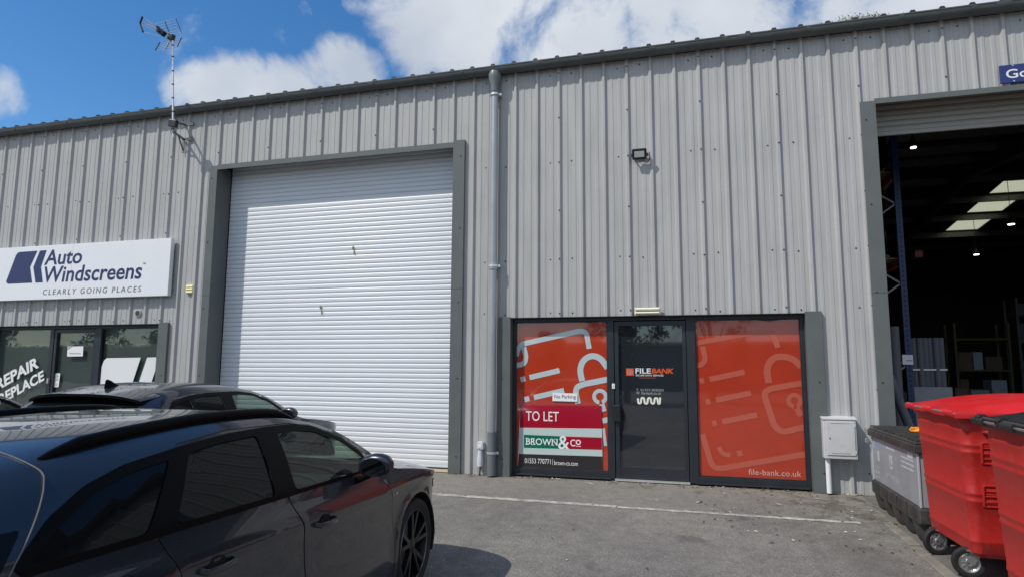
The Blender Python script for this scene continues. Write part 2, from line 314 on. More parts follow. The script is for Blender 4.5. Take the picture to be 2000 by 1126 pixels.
# ---- asphalt: fine stone speckle, patches, grit by the wall, brown stain near the container
def asphalt():
    m = bpy.data.materials.new('worn_asphalt'); m.use_nodes = True; nt = m.node_tree; b = nt.nodes['Principled BSDF']; L = nt.links.new
    tcn = nt.nodes.new('ShaderNodeTexCoord'); ob = tcn.outputs['Object']
    def noise(s, d=4, r=.6):
        n = nt.nodes.new('ShaderNodeTexNoise'); n.inputs['Scale'].default_value = s; n.inputs['Detail'].default_value = d; n.inputs['Roughness'].default_value = r; L(ob, n.inputs['Vector']); return n.outputs[0]
    def ramp(src, stops):
        r = nt.nodes.new('ShaderNodeValToRGB')
        while len(r.color_ramp.elements) < len(stops): r.color_ramp.elements.new(.5)
        for e, (p, c) in zip(r.color_ramp.elements, stops): e.position = p; e.color = (*c, 1) if isinstance(c, tuple) else (c, c, c, 1)
        L(src, r.inputs[0]); return r.outputs[0]
    def mix(f, a, bb, mode='MIX'):
        x = nt.nodes.new('ShaderNodeMix'); x.data_type = 'RGBA'; x.blend_type = mode
        if hasattr(f, 'links'): L(f, x.inputs[0])
        else: x.inputs[0].default_value = f
        for i, q in ((6, a), (7, bb)):
            if hasattr(q, 'links'): L(q, x.inputs[i])
            else: x.inputs[i].default_value = (*q, 1)
        return x.outputs[2]
    vor = nt.nodes.new('ShaderNodeTexVoronoi'); vor.inputs['Scale'].default_value = 150; L(ob, vor.inputs['Vector'])
    stone = nt.nodes.new('ShaderNodeSeparateColor'); L(vor.outputs['Color'], stone.inputs[0])
    sp = ramp(stone.outputs[0], [(0, (.148, .142, .130)), (.6, (.208, .200, .184)), (.92, (.285, .275, .255)), (1, (.44, .42, .39))])
    big = ramp(noise(.7, 5), [(.3, (.80, .80, .82)), (.7, (1.12, 1.11, 1.08))])
    c = mix(1.0, sp, big, 'MULTIPLY')
    med = ramp(noise(7, 6), [(.35, (.86, .86, .87)), (.65, (1.08, 1.07, 1.06))]); c = mix(1.0, c, med, 'MULTIPLY')
    sx = nt.nodes.new('ShaderNodeSeparateXYZ'); L(ob, sx.inputs[0])
    def mr(src, a, bb, lo=0, hi=1):
        n = nt.nodes.new('ShaderNodeMapRange'); n.inputs['From Min'].default_value = a; n.inputs['From Max'].default_value = bb; n.inputs['To Min'].default_value = lo; n.inputs['To Max'].default_value = hi; L(src, n.inputs['Value']); return n.outputs[0]
    def mul(a, bb):
        n = nt.nodes.new('ShaderNodeMath'); n.operation = 'MULTIPLY'; L(a, n.inputs[0]); L(bb, n.inputs[1]); return n.outputs[0]
    wallside = mr(sx.outputs[1], -1.7, .1, 0, .55)                    # paler gritty strip towards the wall
    c = mix(mul(wallside, mr(noise(3, 6), .3, .65)), c, (.275, .260, .222))
    grit = mul(mr(sx.outputs[1], -.35, .15, 0, .8), mr(noise(40, 5), .45, .6))
    c = mix(grit, c, (.24, .19, .11))
    st = mul(mr(sx.outputs[0], 13.2, 14.4), mul(mr(sx.outputs[1], -3.2, -.5, .25, 1), mr(noise(3.4, 9, .72), .47, .58, 0, .8)))
    c = mix(st, c, (.085, .068, .048))
    cr = nt.nodes.new('ShaderNodeTexVoronoi'); cr.feature = 'DISTANCE_TO_EDGE'; cr.inputs['Scale'].default_value = .55
    wv = nt.nodes.new('ShaderNodeVectorMath'); wv.operation = 'ADD'; nc = nt.nodes.new('ShaderNodeTexNoise'); nc.inputs['Scale'].default_value = 3.5; nc.inputs['Detail'].default_value = 5; L(ob, nc.inputs['Vector'])
    L(ob, wv.inputs[0]); L(nc.outputs['Color'], wv.inputs[1]); L(wv.outputs[0], cr.inputs['Vector'])
    c = mix(mul(mr(cr.outputs['Distance'], .0, .006, .5, 0), mr(noise(.5, 2), .5, .6)), c, (.06, .056, .05))
    mpt = nt.nodes.new('ShaderNodeMapping'); mpt.inputs['Scale'].default_value = (2.2, .18, 1); L(ob, mpt.inputs[0]); nt_ = nt.nodes.new('ShaderNodeTexNoise'); nt_.inputs['Scale'].default_value = 1.0; nt_.inputs['Detail'].default_value = 3; L(mpt.outputs[0], nt_.inputs['Vector'])
    c = mix(mul(mr(nt_.outputs[0], .5, .7, 0, .38), mr(sx.outputs[1], -1.2, -2.6)), c, (.10, .097, .09))
    oil = mr(noise(1.7, 3), .64, .72, 0, .45); c = mix(oil, c, (.05, .05, .05))
    L(c, b.inputs['Base Color']); b.inputs['Roughness'].default_value = .88; b.inputs['Specular IOR Level'].default_value = .3
    bn = nt.nodes.new('ShaderNodeBump'); bn.inputs['Strength'].default_value = .55; bn.inputs['Distance'].default_value = .006
    L(vor.outputs['Distance'], bn.inputs['Height']); L(bn.outputs[0], b.inputs['Normal'])
    return m
M_asph = asphalt()
M_line = mat('worn_white_paint', (.42, .405, .36), .8, var=.4, vscale=14, dirt=(.15, .145, .13), dscale=11, damt=1.0, bump=.3, bscale=150)
M_conc = mat('concrete', (.22, .205, .175), .85, var=.18, vscale=6, dirt=(.12, .11, .09), dscale=5, damt=.6, bump=.3, bscale=120)

# ================================================================== ground
mb = MB(); xs = [-120, -40, -10, 0, 5, 10, 15, 20, 30, 60, 140]; ys = [-160, -60, -30, -14, -10, -7, -4, -2, -1, 0, .32]
def gz2(y): return gz(max(y, -14))
for j in range(len(ys)-1):
    for i in range(len(xs)-1):
        mb.add([(xs[i], ys[j], gz2(ys[j])), (xs[i+1], ys[j], gz2(ys[j])), (xs[i+1], ys[j+1], gz2(ys[j+1])), (xs[i], ys[j+1], gz2(ys[j+1]))], [(0, 1, 2, 3)])
for a, b_, c_, d_ in ((-120, 140, 20.2, 160), (-120, -11, .32, 20.2), (27.5, 140, .32, 20.2)):
    mb.add([(a, c_, 0), (b_, c_, 0), (b_, d_, 0), (a, d_, 0)], [(0, 1, 2, 3)])
tag(mb.build('ground', M_asph), 'grey asphalt yard in front of the warehouse units', 'ground', kind='structure')
def strip(name, pts, w, lift, m, label, cat):       # a painted/laid strip following the ground
    mb = MB(); n = 40; a, b = Vector(pts[0]), Vector(pts[1]); d = (b-a); s = Vector((-d.y, d.x)).normalized()*w/2; vs = []
    rnd = random.Random(3)
    for i in range(n+1):
        p = a+d*i/n; j = 1+rnd.uniform(-.12, .12)
        for q in (p+s*j, p-s*j): vs.append((q.x, q.y, gz(q.y)+lift))
    mb.add(vs, [(2*i+1, 2*i+3, 2*i+2, 2*i) for i in range(n)])
    return tag(mb.build(name, m), label, cat, kind='structure')
strip('parking_line', ((9.0, -1.39), (11.93, -1.455)), .11, .004, M_line, 'wider white parking line painted along the yard left of the shop door', 'road marking')
strip('parking_line', ((11.95, -1.475), (14.42, -1.50)), .09, .004, M_line, 'thinner worn white line continuing towards the bins', 'road marking')
mb = MB(); rnd = random.Random(5)
y = -1.38
while y > -6.5:
    L_ = .9; mb.box(14.645, 14.745, y-L_+.008, y, gz(y-.5*L_)-.10, gz(y-.5*L_)+.012); y -= L_
tag(mb.build('kerb', M_conc, bevel=.008), 'flush pale concrete kerb edging running out from beside the bins', 'kerb', kind='structure')
mb = MB(); mb.add([(14.745, -9, gz(-9)+.004), (24, -9, gz(-9)+.004), (24, 0, .004), (14.745, 0, .004)], [(0, 1, 2, 3)])
tag(mb.build('apron', mat('dark_concrete', (.15, .142, .125), .88, var=.2, vscale=5, dirt=(.08, .07, .055), dscale=3, damt=.7, bump=.3, bscale=120)), 'stained concrete apron under the bins before the open warehouse', 'pavement', kind='structure')
mb = MB(); mb.add([(4.7, .02, .009), (9.6, .02, .009), (9.6, .34, .009), (4.7, .34, .009)], [(0, 1, 2, 3)])
tag(mb.build('threshold', mat('pale_concrete', (.42, .37, .26), .85, var=.12, vscale=8)), 'pale concrete threshold strip under the white roller shutter', 'threshold', kind='structure')

# ================================================================== the terrace of units
X0, X1, EAVE = -11.0, 27.5, 6.02
bld = thing('warehouse_terrace', 'long grey ribbed steel clad row of warehouse units with dark gutter', 'building', (X0, 0, 0))
OPEN = [(-.10, 4.12, 2.245), (4.93, 9.42, 4.93), (10.18, 14.31, 2.245), (15.07, 19.72, 4.975)]
prof = []
for i in range(int(X0*3), int(X1*3)+1):
    b0 = i/3
    for dx, y in ((-.052, 0), (-.030, -.034), (0, -.034), (.020, 0), (.070, 0), (.077, -.005), (.112, -.005), (.119, 0), (.178, 0), (.185, -.005), (.228, -.005), (.235, 0)):
        prof.append((b0+dx, y))
prof.sort()
pts = []
for k, (x, y) in enumerate(prof):
    if k:
        for ox0, ox1, oz in OPEN:
            for e in (ox0, ox1):
                if prof[k-1][0] < e < x:
                    t = (e-prof[k-1][0])/(x-prof[k-1][0]); pts.append((e, prof[k-1][1]*(1-t)+y*t))
    pts.append((x, y))
pts.sort()
mb = MB()
for (xa, ya), (xb, yb) in zip(pts[:-1], pts[1:]):
    if xb-xa < 1e-6: continue
    z0 = -.02
    for ox0, ox1, oz in OPEN:
        if ox0-1e-6 <= xa and xb <= ox1+1e-6: z0 = oz
    mb.add([(xa, ya, z0), (xb, yb, z0), (xb, yb, EAVE), (xa, ya, EAVE)], [(0, 1, 2, 3)])
# inner face of the wall panels (keeps the units closed)
for xa, xb in ((X0, -.10), (4.12, 4.93), (9.42, 10.18), (14.31, 15.07), (19.72, X1)): mb.box(xa, xb, .02, .10, -.02, EAVE)
for ox0, ox1, oz in OPEN: mb.box(ox0, ox1, .02, .10, 5.13 if oz > 4.9 else oz+.001, EAVE-.001)
mb.build('wall_cladding', M_clad, bld)
# fixing screws: the hundred nearest the viewer one by one, the rest as one part
SCR = []; rnd = random.Random(11)
for i in range(0, 21):
    for dx, y, zl in ((-.150, 0, (5.86, 4.53, 3.07, 2.31, .25)), (-.013, -.034, (5.86, 5.2, 4.53, 3.80, 3.07, 2.31, 1.3, .25)), (.168, 0, (5.86, 4.53, 3.07, 2.31, .25))):
        for z in zl:
            x = i+dx; zz = z+rnd.uniform(-.02, .02)
            if any(a-.05 < x < b+.05 and zz < c+.03 for a, b, c in OPEN): continue
            SCR.append((x, y, zz))
SCR.sort(key=lambda p: (Vector(p)-CAM).length)
SPROF = [(-.012, .0), (-.012, .006), (-.004, .011), (0, .011)]
mb = MB(); mb.lathe(SPROF, (X0, 0, 0), 'y', 8); s0 = mb.build('screw', M_screw, bld, smooth=40)
for k, p in enumerate(SCR[:99]):
    o_ = s0 if k == 0 else s0.copy()
    if k: col.objects.link(o_); o_.parent = bld
    o_.location = (p[0]-X0, p[1], p[2])
mb = MB()
for p in SCR[99:]: mb.lathe(SPROF, p, 'y', 8)
tag(mb.build('screws', M_screw, bld, smooth=40), kind='stuff')
# roof: ribbed sheet with a rooflight hole over the open unit, shallow pitch both ways
SK = (21.3, 22.3)
SKY_ = [(11.5, 13.0), (13.25, 14.75), (15.0, 16.7)]
def rz(y): return 6.075+.1*(y+.1) if y <= 10 else 6.075+1.01-.1*(y-10)
mb = MB()
def slab(xa, xb, ya, yb):
    mb.add([(xa, ya, rz(ya)), (xb, ya, rz(ya)), (xb, yb, rz(yb)), (xa, yb, rz(yb)), (xa, ya, rz(ya)-.05), (xb, ya, rz(ya)-.05), (xb, yb, rz(yb)-.05), (xa, yb, rz(yb)-.05)],
           [(0, 1, 2, 3), (7, 6, 5, 4), (0, 4, 5, 1), (2, 6, 7, 3), (1, 5, 6, 2), (3, 7, 4, 0)])
slab(X0, X1, -.10, 10); slab(X0, SK[0], 10, 20.1); slab(SK[1], X1, 10, 20.1); slab(SK[0], SK[1], 10, SKY_[0][0])
for (a, b), nx in zip(SKY_, [13.25, 15.0, 20.1]): slab(SK[0], SK[1], b, nx)
for i in range(int(X0*3), int(X1*3)+1):
    x = i/3-.02
    if SK[0]-.1 < x < SK[1]+.1: segs = [(-.115, 10)]
    else: segs = [(-.115, 10), (10, 20.1)]
    for a, b in segs:
        mb.add([(x+dx, y, rz(y)+dz) for y in (a, b) for dx, dz in ((-.045, .001), (-.022, .042), (.022, .042), (.045, .001))], [(0, 1, 5, 4), (1, 2, 6, 5), (2, 3, 7, 6), (3, 2, 1, 0), (4, 5, 6, 7)])
mb.build('roof', M_roof, bld)
mp = bpy.data.materials.new('translucent_rooflight'); mp.use_nodes = True; nt = mp.node_tree; nt.nodes.clear()
oo = nt.nodes.new('ShaderNodeOutputMaterial'); tl = nt.nodes.new('ShaderNodeBsdfTranslucent'); tl.inputs[0].default_value = (.42, .41, .27, 1); nt.links.new(tl.outputs[0], oo.inputs[0])
for a, b in SKY_:
    mb = MB(); mb.add([(SK[0], a, rz(a)-.02), (SK[1], a, rz(a)-.02), (SK[1], b, rz(b)-.02), (SK[0], b, rz(b)-.02)], [(0, 1, 2, 3)]); mb.build('rooflight', mp, bld)
# end and rear walls, party walls, floor, steelwork
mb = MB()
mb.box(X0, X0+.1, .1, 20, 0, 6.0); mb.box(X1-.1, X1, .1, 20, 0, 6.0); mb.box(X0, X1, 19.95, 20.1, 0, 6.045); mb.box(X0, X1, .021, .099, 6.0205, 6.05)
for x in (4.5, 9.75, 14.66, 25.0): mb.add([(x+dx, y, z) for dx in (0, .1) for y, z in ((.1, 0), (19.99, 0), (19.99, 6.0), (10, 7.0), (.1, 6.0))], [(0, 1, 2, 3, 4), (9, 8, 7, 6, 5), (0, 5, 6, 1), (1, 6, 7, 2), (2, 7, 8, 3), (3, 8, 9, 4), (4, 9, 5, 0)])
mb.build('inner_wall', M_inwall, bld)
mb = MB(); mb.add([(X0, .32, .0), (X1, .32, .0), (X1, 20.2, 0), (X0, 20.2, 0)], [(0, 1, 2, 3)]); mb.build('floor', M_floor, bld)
mb = MB()
for y in (1.5, 3.2, 4.9, 6.6, 8.3, 9.8, 11.4, 13.12, 14.88, 16.8, 18.4): mb.box(14.77, 25.0, y-.035, y+.035, rz(y)-.24, rz(y)-.051)
for x in (19.8,):
    for a, b in ((.3, 10), (10, 19.9)): mb.beam((x, a, rz(a)-.42), (x, b, rz(b)-.42), .16, .34)
mb.build('roof_steelwork', M_dullmetal, bld)
# eaves: dark recess behind gutter
mb = MB(); mb.box(X0, X1, -.04, .02, 5.965, 6.02); mb.build('eaves_flashing', M_fascia, bld)
# gutter
gut = []
gr = .078; gy, gzc = -.108, 6.035
for k in range(15):
    a = math.pi*k/14; gut.append((gy-gr*math.cos(a), gzc-gr*1.28*math.sin(a)))
gut_in = [(gy-(gr-.006)*math.cos(math.pi*k/14), gzc-(gr*1.28-.006)*math.sin(math.pi*k/14)) for k in range(14, -1, -1)]
lip = [(gy-gr-.006, gzc+.0), (gy-gr-.006, gzc+.012), (gy-gr+.006, gzc+.012)]
mb = MB(); mb.extr_x(gut+gut_in, X0, X1, closed=True, caps=True); mb.box(X0, X1, gy-gr-.007, gy-gr+.007, gzc-.004, gzc+.012)
g = mb.build('gutter', M_gutter, bld, smooth=40)
for x, w in [(1.63, .10), (5.16, .11), (7.95, .11), (10.68, .13), (13.60, .16), (16.62, .17), (-1.5, .1), (19.6, .15), (.37, .05), (2.48, .05), (6.02, .05), (6.94, .05), (8.75, .05), (9.50, .06), (11.36, .06), (12.36, .07), (13.35, .06), (14.40, .06), (15.5, .06), (16.3, .06)]:
    mb = MB(); p = [(gy-(gr+.007)*math.cos(math.pi*k/14), gzc+.006-(gr*1.28+.009)*math.sin(math.pi*k/14)) for k in range(15)]
    q = [(gy-(gr+.0005)*math.cos(math.pi*k/14), gzc+.006-(gr*1.28+.0005)*math.sin(math.pi*k/14)) for k in range(14, -1, -1)]
    mb.extr_x(p+q, x-w/2, x+w/2, closed=True, caps=True)
    mb.build('gutter_bracket', M_gutter, g, smooth=40)
# downpipe
mb = MB(); px_, py_ = 10.015, -.105
mb.lathe([(5.66, .066), (5.655, .054), (3.04, .054), (3.035, .066), (2.95, .066), (2.945, .054), (.62, .054)], (px_, py_, 0), 'z', 24)
dp = mb.build('downpipe', M_galv, bld, smooth=45)
mb = MB(); mb.lathe([(5.98, .085), (5.93, .097), (5.88, .095), (5.76, .064), (5.665, .062)], (px_, py_, 0), 'z', 24); mb.build('gutter_outlet', mat('grey_outlet', (.16, .18, .185), .4, var=.08), g, smooth=35)
mb = MB(); mb.lathe([(.62, .058), (.618, .064), (.30, .064), (.02, .064), (.02, .0)], (px_, py_, 0), 'z', 24); mb.build('pipe_shoe', M_pipe, dp, smooth=45)
for z in (5.62, 3.0, .33):
    mb = MB(); mb.lathe([(z-.015, .0655), (z-.015, .071), (z+.015, .071), (z+.015, .0655)], (px_, py_, 0), 'z', 24); mb.box(px_+.060, px_+.100, py_+.0, py_+.03, z-.017, z+.017); mb.box(px_+.070, px_+.085, py_+.02, .0, z-.012, z+.012)
    mb.build('pipe_clip', M_metal, dp, smooth=40)

# ------------------------------------------------------------------ flashings (jambs, headers)
def jamb(name, xa, xb, z1, side, depth, parent):    # face plate on the ribs + reveal going back; side=+1: reveal on right edge of plate
    mb = MB(); xr = xb if side > 0 else xa
    mb.box(xa, xb, -.052, -.040, gz(-.05), z1)
    mb.box(xr-.012 if side > 0 else xr, xr if side > 0 else xr+.012, -.0395, depth, .0, z1-.001)
    xo = xa if side > 0 else xb
    mb.box(xo if side > 0 else xo-.006, xo+.006 if side > 0 else xo, -.0395, -.001, 0.0, z1-.001)
    for z in np.arange(.2, z1, 1.12):
        mb.lathe([(-.010, .0), (-.010, .006), (-.003, .010), (0, .010)], ((xa+xb)/2+.03*side*-1, -.052, z+.05), 'y', 8, mi=1)
    return mb.build(name, [M_flash, M_screw], parent)
# ------------------------------------------------------------------ white roller shutter
jl = jamb('shutter_jamb', 4.845, 5.0, 4.945, 1, .30, bld); jr = jamb('shutter_jamb', 9.335, 9.52, 4.985, -1, .30, bld)
mb = MB(); mb.box(4.995, 9.335, -.05, -.042, 4.875, 4.96); mb.box(5.0, 9.335, -.0415, .018, 4.915, 4.925); mb.build('shutter_header', M_flash, bld)
mb = MB(); mb.box(4.843, 5.003, -.0555, -.0525, 2.70, 2.712); mb.box(9.333, 9.522, -.0555, -.0525, 2.69, 2.702); mb.build('jamb_joint', M_flash, bld)
mb = MB(); pr = []; z = .055; H = .0765
pr.append((.325, .03)); pr.append((.300, .03)); pr.append((.300, .052))
while z < 5.06:
    for t, d in ((.0, .0), (.07, .0045), (.25, .0072), (.5, .0085), (.75, .0072), (.90, .0045), (.955, .0005)): pr.append((.318-d, z+t*H))
    pr.append((.324, z+.965*H)); pr.append((.324, z+.999*H)); z += H
mb.extr_x(pr, 5.012, 9.323); sh = mb.build('roller_shutter', M_shut, bld, smooth=60)
mb = MB(); mb.box(5.012, 9.323, .285, .33, .012, .03); mb.build('bottom_seal', M_rubber, sh)
for cx_, cz_, sd in ((7.47, 3.46, 1), (6.91, 2.50, 2)):
    mb = MB(); rn = random.Random(sd)
    poly = [(cx_+.026*math.cos(a)*rn.uniform(.4, 1.1), cz_+.034*math.sin(a)*rn.uniform(.5, 1.2)) for a in np.linspace(0, 2*math.pi, 11)[:-1]]
    mb.prism(poly, .2965, .299); mb.prism([(cx_+.01, cz_-.05), (cx_+.03, cz_-.05), (cx_+.028, cz_-.12), (cx_+.012, cz_-.11)], .2965, .299); mb.build('dent_mark', M_mark, sh)
mb = MB(); mb.box(4.98, 9.36, .345, .40, 0, 5.2); mb.box(4.98, 9.36, .101, .344, 5.131, 5.2); mb.build('shutter_backing', M_black, bld)

# ------------------------------------------------------------------ shopfronts
YF, YP = .075, .112
def frame_bars(mb, xs_, z0, z1, y0=YF, y1=.17):
    for a, b in xs_: mb.box(a, b, y0, y1, z0, z1)
def shopfront(dx, panes_mat, door_mat):
    root = bld
    fx = lambda x: x+dx
    jamb('shopfront_jamb', fx(10.09), fx(10.265), 2.255, 1, .09, bld); jamb('shopfront_jamb', fx(14.205), fx(14.40), 2.262, -1, .09, bld)
    mb = MB()
    frame_bars(mb, [(fx(10.265), fx(10.31)), (fx(11.645), fx(11.735)), (fx(12.72), fx(12.835)), (fx(14.155), fx(14.205))], .02, 2.19)
    mb.box(fx(10.265), fx(14.205), YF-.002, .168, 2.1905, 2.25)
    mb.box(fx(10.31), fx(11.645), YF-.004, .165, .03, .115); mb.box(fx(12.835), fx(14.155), YF-.004, .165, .03, .115)
    mb.box(fx(10.30), fx(11.69), YF-.045, YF-.005, .022, .045); mb.box(fx(12.80), fx(14.18), YF-.045, YF-.005, .022, .045)
    for a, b in ((10.31, 11.645), (12.835, 14.155)):       # glazing beads
        mb.box(fx(a), fx(b), .088, .110, .1155, .130); mb.box(fx(a), fx(b), .088, .110, 2.175, 2.190); mb.box(fx(a), fx(a)+.012, .088, .110, .131, 2.174); mb.box(fx(b)-.012, fx(b), .088, .110, .131, 2.174)
    fr = mb.build('shopfront_frame', M_frame, bld, bevel=.003)
    mb = MB(); mb.box(fx(10.27), fx(14.20), -.046, .019, 2.236, 2.2445); mb.build('head_flashing', M_fascia, bld)
    mb = MB(); mb.box(fx(11.735), fx(12.72), .03, .16, .012, .035); mb.build('door_sill', M_metal, fr)
    # door leaf
    mb = MB()
    for a, b, z0, z1 in ((11.745, 11.80, .045, 2.18), (12.665, 12.712, .045, 2.18), (11.8005, 12.6645, .045, .195), (11.8005, 12.6645, 2.115, 2.18)): mb.box(fx(a), fx(b), YF+.008, .15, z0, z1)
    dr = mb.build('door', M_frame, bld, bevel=.003)
    mb = MB(); mb.box(fx(11.8), fx(12.665), .118, .124, .194, 2.116); dp_ = mb.build('door_pane', door_mat, dr)
    pn = []
    for a, b in ((10.312, 11.643), (12.837, 14.153)):
        mb = MB(); mb.box(fx(a), fx(b), .113, .119, .116, 2.189); pn.append(mb.build('window_pane', panes_mat[len(pn)], bld))
    return fr, dr, dp_, pn
fr, dr, dpane, pn = shopfront(0, [M_orange, M_orange_b], M_charcoal)
# handle box, keypad, hinge knuckles on the right unit's door
mb = MB(); mb.box(11.715, 11.82, .035, .084, .80, 1.025); mb.build('door_handle', M_black, dr, bevel=.008)
mb = MB(); mb.box(11.705, 11.745, .068, .074, 1.245, 1.315); mb.build('lock_plate', M_white, dr, bevel=.003); 
mb = MB(); mb.lathe([(-.004, .0), (-.004, .008), (0, .009)], (11.725, .068, 1.28), 'y', 10); mb.build('lock_cylinder', M_metal, dr)
# film artwork: padlock and card outline, strong on the left pane, ghosted on the right one
YA = .1105
def artwork(dx, xmin, xmax, full):
    mb = MB(); w = .073
    A = lambda pts: [(x+dx, z) for x, z in pts]
    if full:
        mb.stroke(A([(10.3135, 1.70), (10.335, 1.80), (10.40, 1.872), (10.47, 1.885), (11.26, 2.055), (11.345, 2.03), (11.385, 1.80)]), w, YA, rnd=.07)
        mb.stroke(A([(10.425, 1.828), (10.462, 1.68), (10.435, 1.585), (10.3135, 1.560)]), w, YA-.0008, rnd=.07)
        mb.stroke(A([(10.512, 1.388), (10.955, 1.492)]), w*1.03, YA); mb.stroke(A([(10.379, 1.356), (10.447, 1.372)]), w, YA)
        mb.stroke(A([(10.578, 1.105), (11.02, 1.21)]), w*1.03, YA); mb.stroke(A([(10.440, 1.073), (10.510, 1.09)]), w, YA)
        mb.stroke(A([(11.280, 1.345), (11.248, 1.50), (11.285, 1.62), (11.37, 1.69), (11.47, 1.70), (11.56, 1.65), (11.6415, 1.53)]), w*1.15, YA, rnd=.08)
        mb.stroke(A([(11.6415, 1.372), (11.30, 1.302), (11.205, 1.262), (11.185, 1.19), (11.22, 1.03)]), w*1.1, YA-.0008, rnd=.06)
        mb.ring((11.53+dx, 1.133), .055, .108, YA, a0=-1.2, a1=4.6)
        mb.stroke(A([(11.555, 1.03), (11.585, .93)]), w, YA-.0008)
        mb.stroke(A([(11.562, .80), (11.6415, .818)]), w, YA); mb.stroke(A([(11.575, .70), (11.60, .46)]), .04, YA)
    else:
        mb.stroke(A([(10.3165, 1.862), (10.40, 1.885), (11.20, 2.03), (11.31, 1.995), (11.36, 1.805)]), w*.95, YA, rnd=.07)
        mb.stroke(A([(10.41, 1.828), (10.443, 1.66), (10.405, 1.585), (10.3165, 1.562)]), w*.95, YA-.0008, rnd=.07)
        for za, xa, xb in ((1.386, 10.49, 10.935), (1.113, 10.562, 11.006), (.831, 10.634, 11.072)):
            mb.stroke(A([(xa, za), (xb, za+.10)]), w, YA); mb.stroke(A([(xa-.13, za-.027), (xa-.072, za-.014)]), w, YA)
        mb.stroke(A([(11.232, 1.345), (11.21, 1.51), (11.25, 1.62), (11.33, 1.685), (11.44, 1.69), (11.55, 1.655), (11.633, 1.56)]), w*1.15, YA, rnd=.08)
        mb.stroke(A([(11.633, 1.348), (11.26, 1.275), (11.175, 1.235), (11.178, 1.15), (11.275, .80), (11.34, .733), (11.41, .728), (11.633, .79)]), w*1.05, YA-.0008, rnd=.07)
        mb.ring((11.532+dx, 1.122), .045, .10, YA, a0=-1.2, a1=4.6); mb.stroke(A([(11.555, 1.03), (11.60, .93)]), w, YA-.0008)
        mb.stroke(A([(10.375, .665), (10.47, .30), (10.515, .232), (10.60, .226), (11.633, .452)]), w, YA, rnd=.07)
        mb.stroke(A([(10.578, .506), (10.617, .414), (10.723, .400)]), w*.8, YA); mb.stroke(A([(10.808, .422), (10.871, .438)]), w, YA)
    return mb
artwork(0, 10.31, 11.64, True).build('film_artwork', M_palefilm, pn[0])
artwork(2.518, 12.84, 14.15, False).build('film_artwork', M_ghost, pn[1])
mb = MB(); put_text(mb, 'file-bank.co.uk', 13.457, 14.09, .166, .238, YA-.0012, sp=1.05); mb.build('web_address', mat('pale_pink_vinyl', (.62, .42, .38), .3), pn[1])
mb = MB(); yl = .1165
DLM = [M_white, mat('orange_vinyl', (.62, .09, .025), .3), mat('grey_vinyl', (.38, .39, .41), .3), mat('cream_scrawl', (.78, .78, .68), .5)]
put_text(mb, 'FILE', 12.026, 12.235, 1.458, 1.528, yl, 0, bold=.02); put_text(mb, 'BANK', 12.243, 12.543, 1.459, 1.528, yl, 1, bold=.045, shear=.15)
mb.build('name_lettering', DLM, dpane); mb = MB()
put_text(mb, 'SECURE DATA SERVICES', 12.027, 12.404, 1.421, 1.444, yl, 0, bold=.01); mb.flat([(12.069, 1.395), (12.298, 1.395), (12.298, 1.400), (12.069, 1.400)], yl, 1)
mb.build('strapline', DLM, dpane); mb = MB()
mb.flat([(11.897, 1.426), (12.003, 1.426), (12.003, 1.527), (11.897, 1.527)], yl, 1)
mb.stroke([(11.917, 1.507), (11.917, 1.447), (11.983, 1.447), (11.983, 1.490), (11.962, 1.507), (11.917, 1.507)], .006, yl-.0008, 2, rnd=.008); mb.stroke([(11.938, 1.462), (11.952, 1.492), (11.968, 1.462), (11.938, 1.462)], .006, yl-.0008, 2, rnd=.004)
mb.build('logo_square', DLM, dpane); mb = MB()
put_text(mb, 'T. 01553 828203', 12.031, 12.402, 1.219, 1.250, yl, 2); put_text(mb, 'W. file-bank.co.uk', 12.031, 12.367, 1.172, 1.212, yl, 2)
mb.build('contact_lettering', DLM, dpane); mb = MB()
zz = [(12.052, 1.118), (12.058, 1.052), (12.09, 1.05), (12.10, 1.125), (12.135, 1.128), (12.145, 1.05), (12.18, 1.05), (12.19, 1.125), (12.225, 1.125), (12.235, 1.052), (12.27, 1.052), (12.28, 1.125), (12.315, 1.125), (12.325, 1.052), (12.345, 1.052), (12.352, 1.135)]
mb.stroke(zz, .026, yl, 3, rnd=.02)
mb.build('crossed_out_scrawl', DLM, dpane)
mb = MB(); mb.tube([(11.25, .07, 2.19), (11.38, .068, 2.175), (11.52, .07, 2.19)], .006, 6); mb.tube([(13.55, .07, 2.19), (13.78, .066, 2.165), (14.0, .07, 2.19)], .007, 6); mb.build('loose_cable', M_black, fr)

frL, drL, dpaneL, pnL = shopfront(-10.215, [M_glass_l, M_glass_l], M_glass_l)
# grey film hung a few centimetres behind the left unit's glass
mb = MB()
for a, b in ((10.312, 11.643), (11.80, 12.665), (12.837, 14.153)): mb.box(a-10.215, b-10.215, .150, .154, .12, 2.188)
mb.build('privacy_film', M_frost, frL)
ex = Vector((.955, 0, .43)); un = Vector((-.43, 0, .955))
mb = MB(); e = ex.normalized(); up = Vector((-e.z, 0, e.x))
put_text_axes(mb, 'REPAIR', (.20, .110, 1.045), e*1.085, (up*.95+e*.15)*.225, bold=.035)
put_text_axes(mb, 'REPLACE', (.30, .110, .785), e*1.145, (up*.95+e*.15)*.205, bold=.035)
mb.build('window_lettering', M_white, pnL[0])
mb = MB(); mb.prism([(2.640, 1.0), (3.285, 1.0), (3.498, 1.67), (2.745, 1.66), (2.69, 1.615), (2.645, 1.50)], .109, .1115); mb.prism([(3.42, 1.0), (3.69, 1.0), (3.902, 1.677), (3.636, 1.67)], .109, .1115)
mb.build('white_window_graphic', M_white, pnL[1])
mb = MB(); mb.box(1.485, 1.512, .04, .083, 1.20, 1.29); mb.build('door_handle', M_metal, drL, bevel=.004)

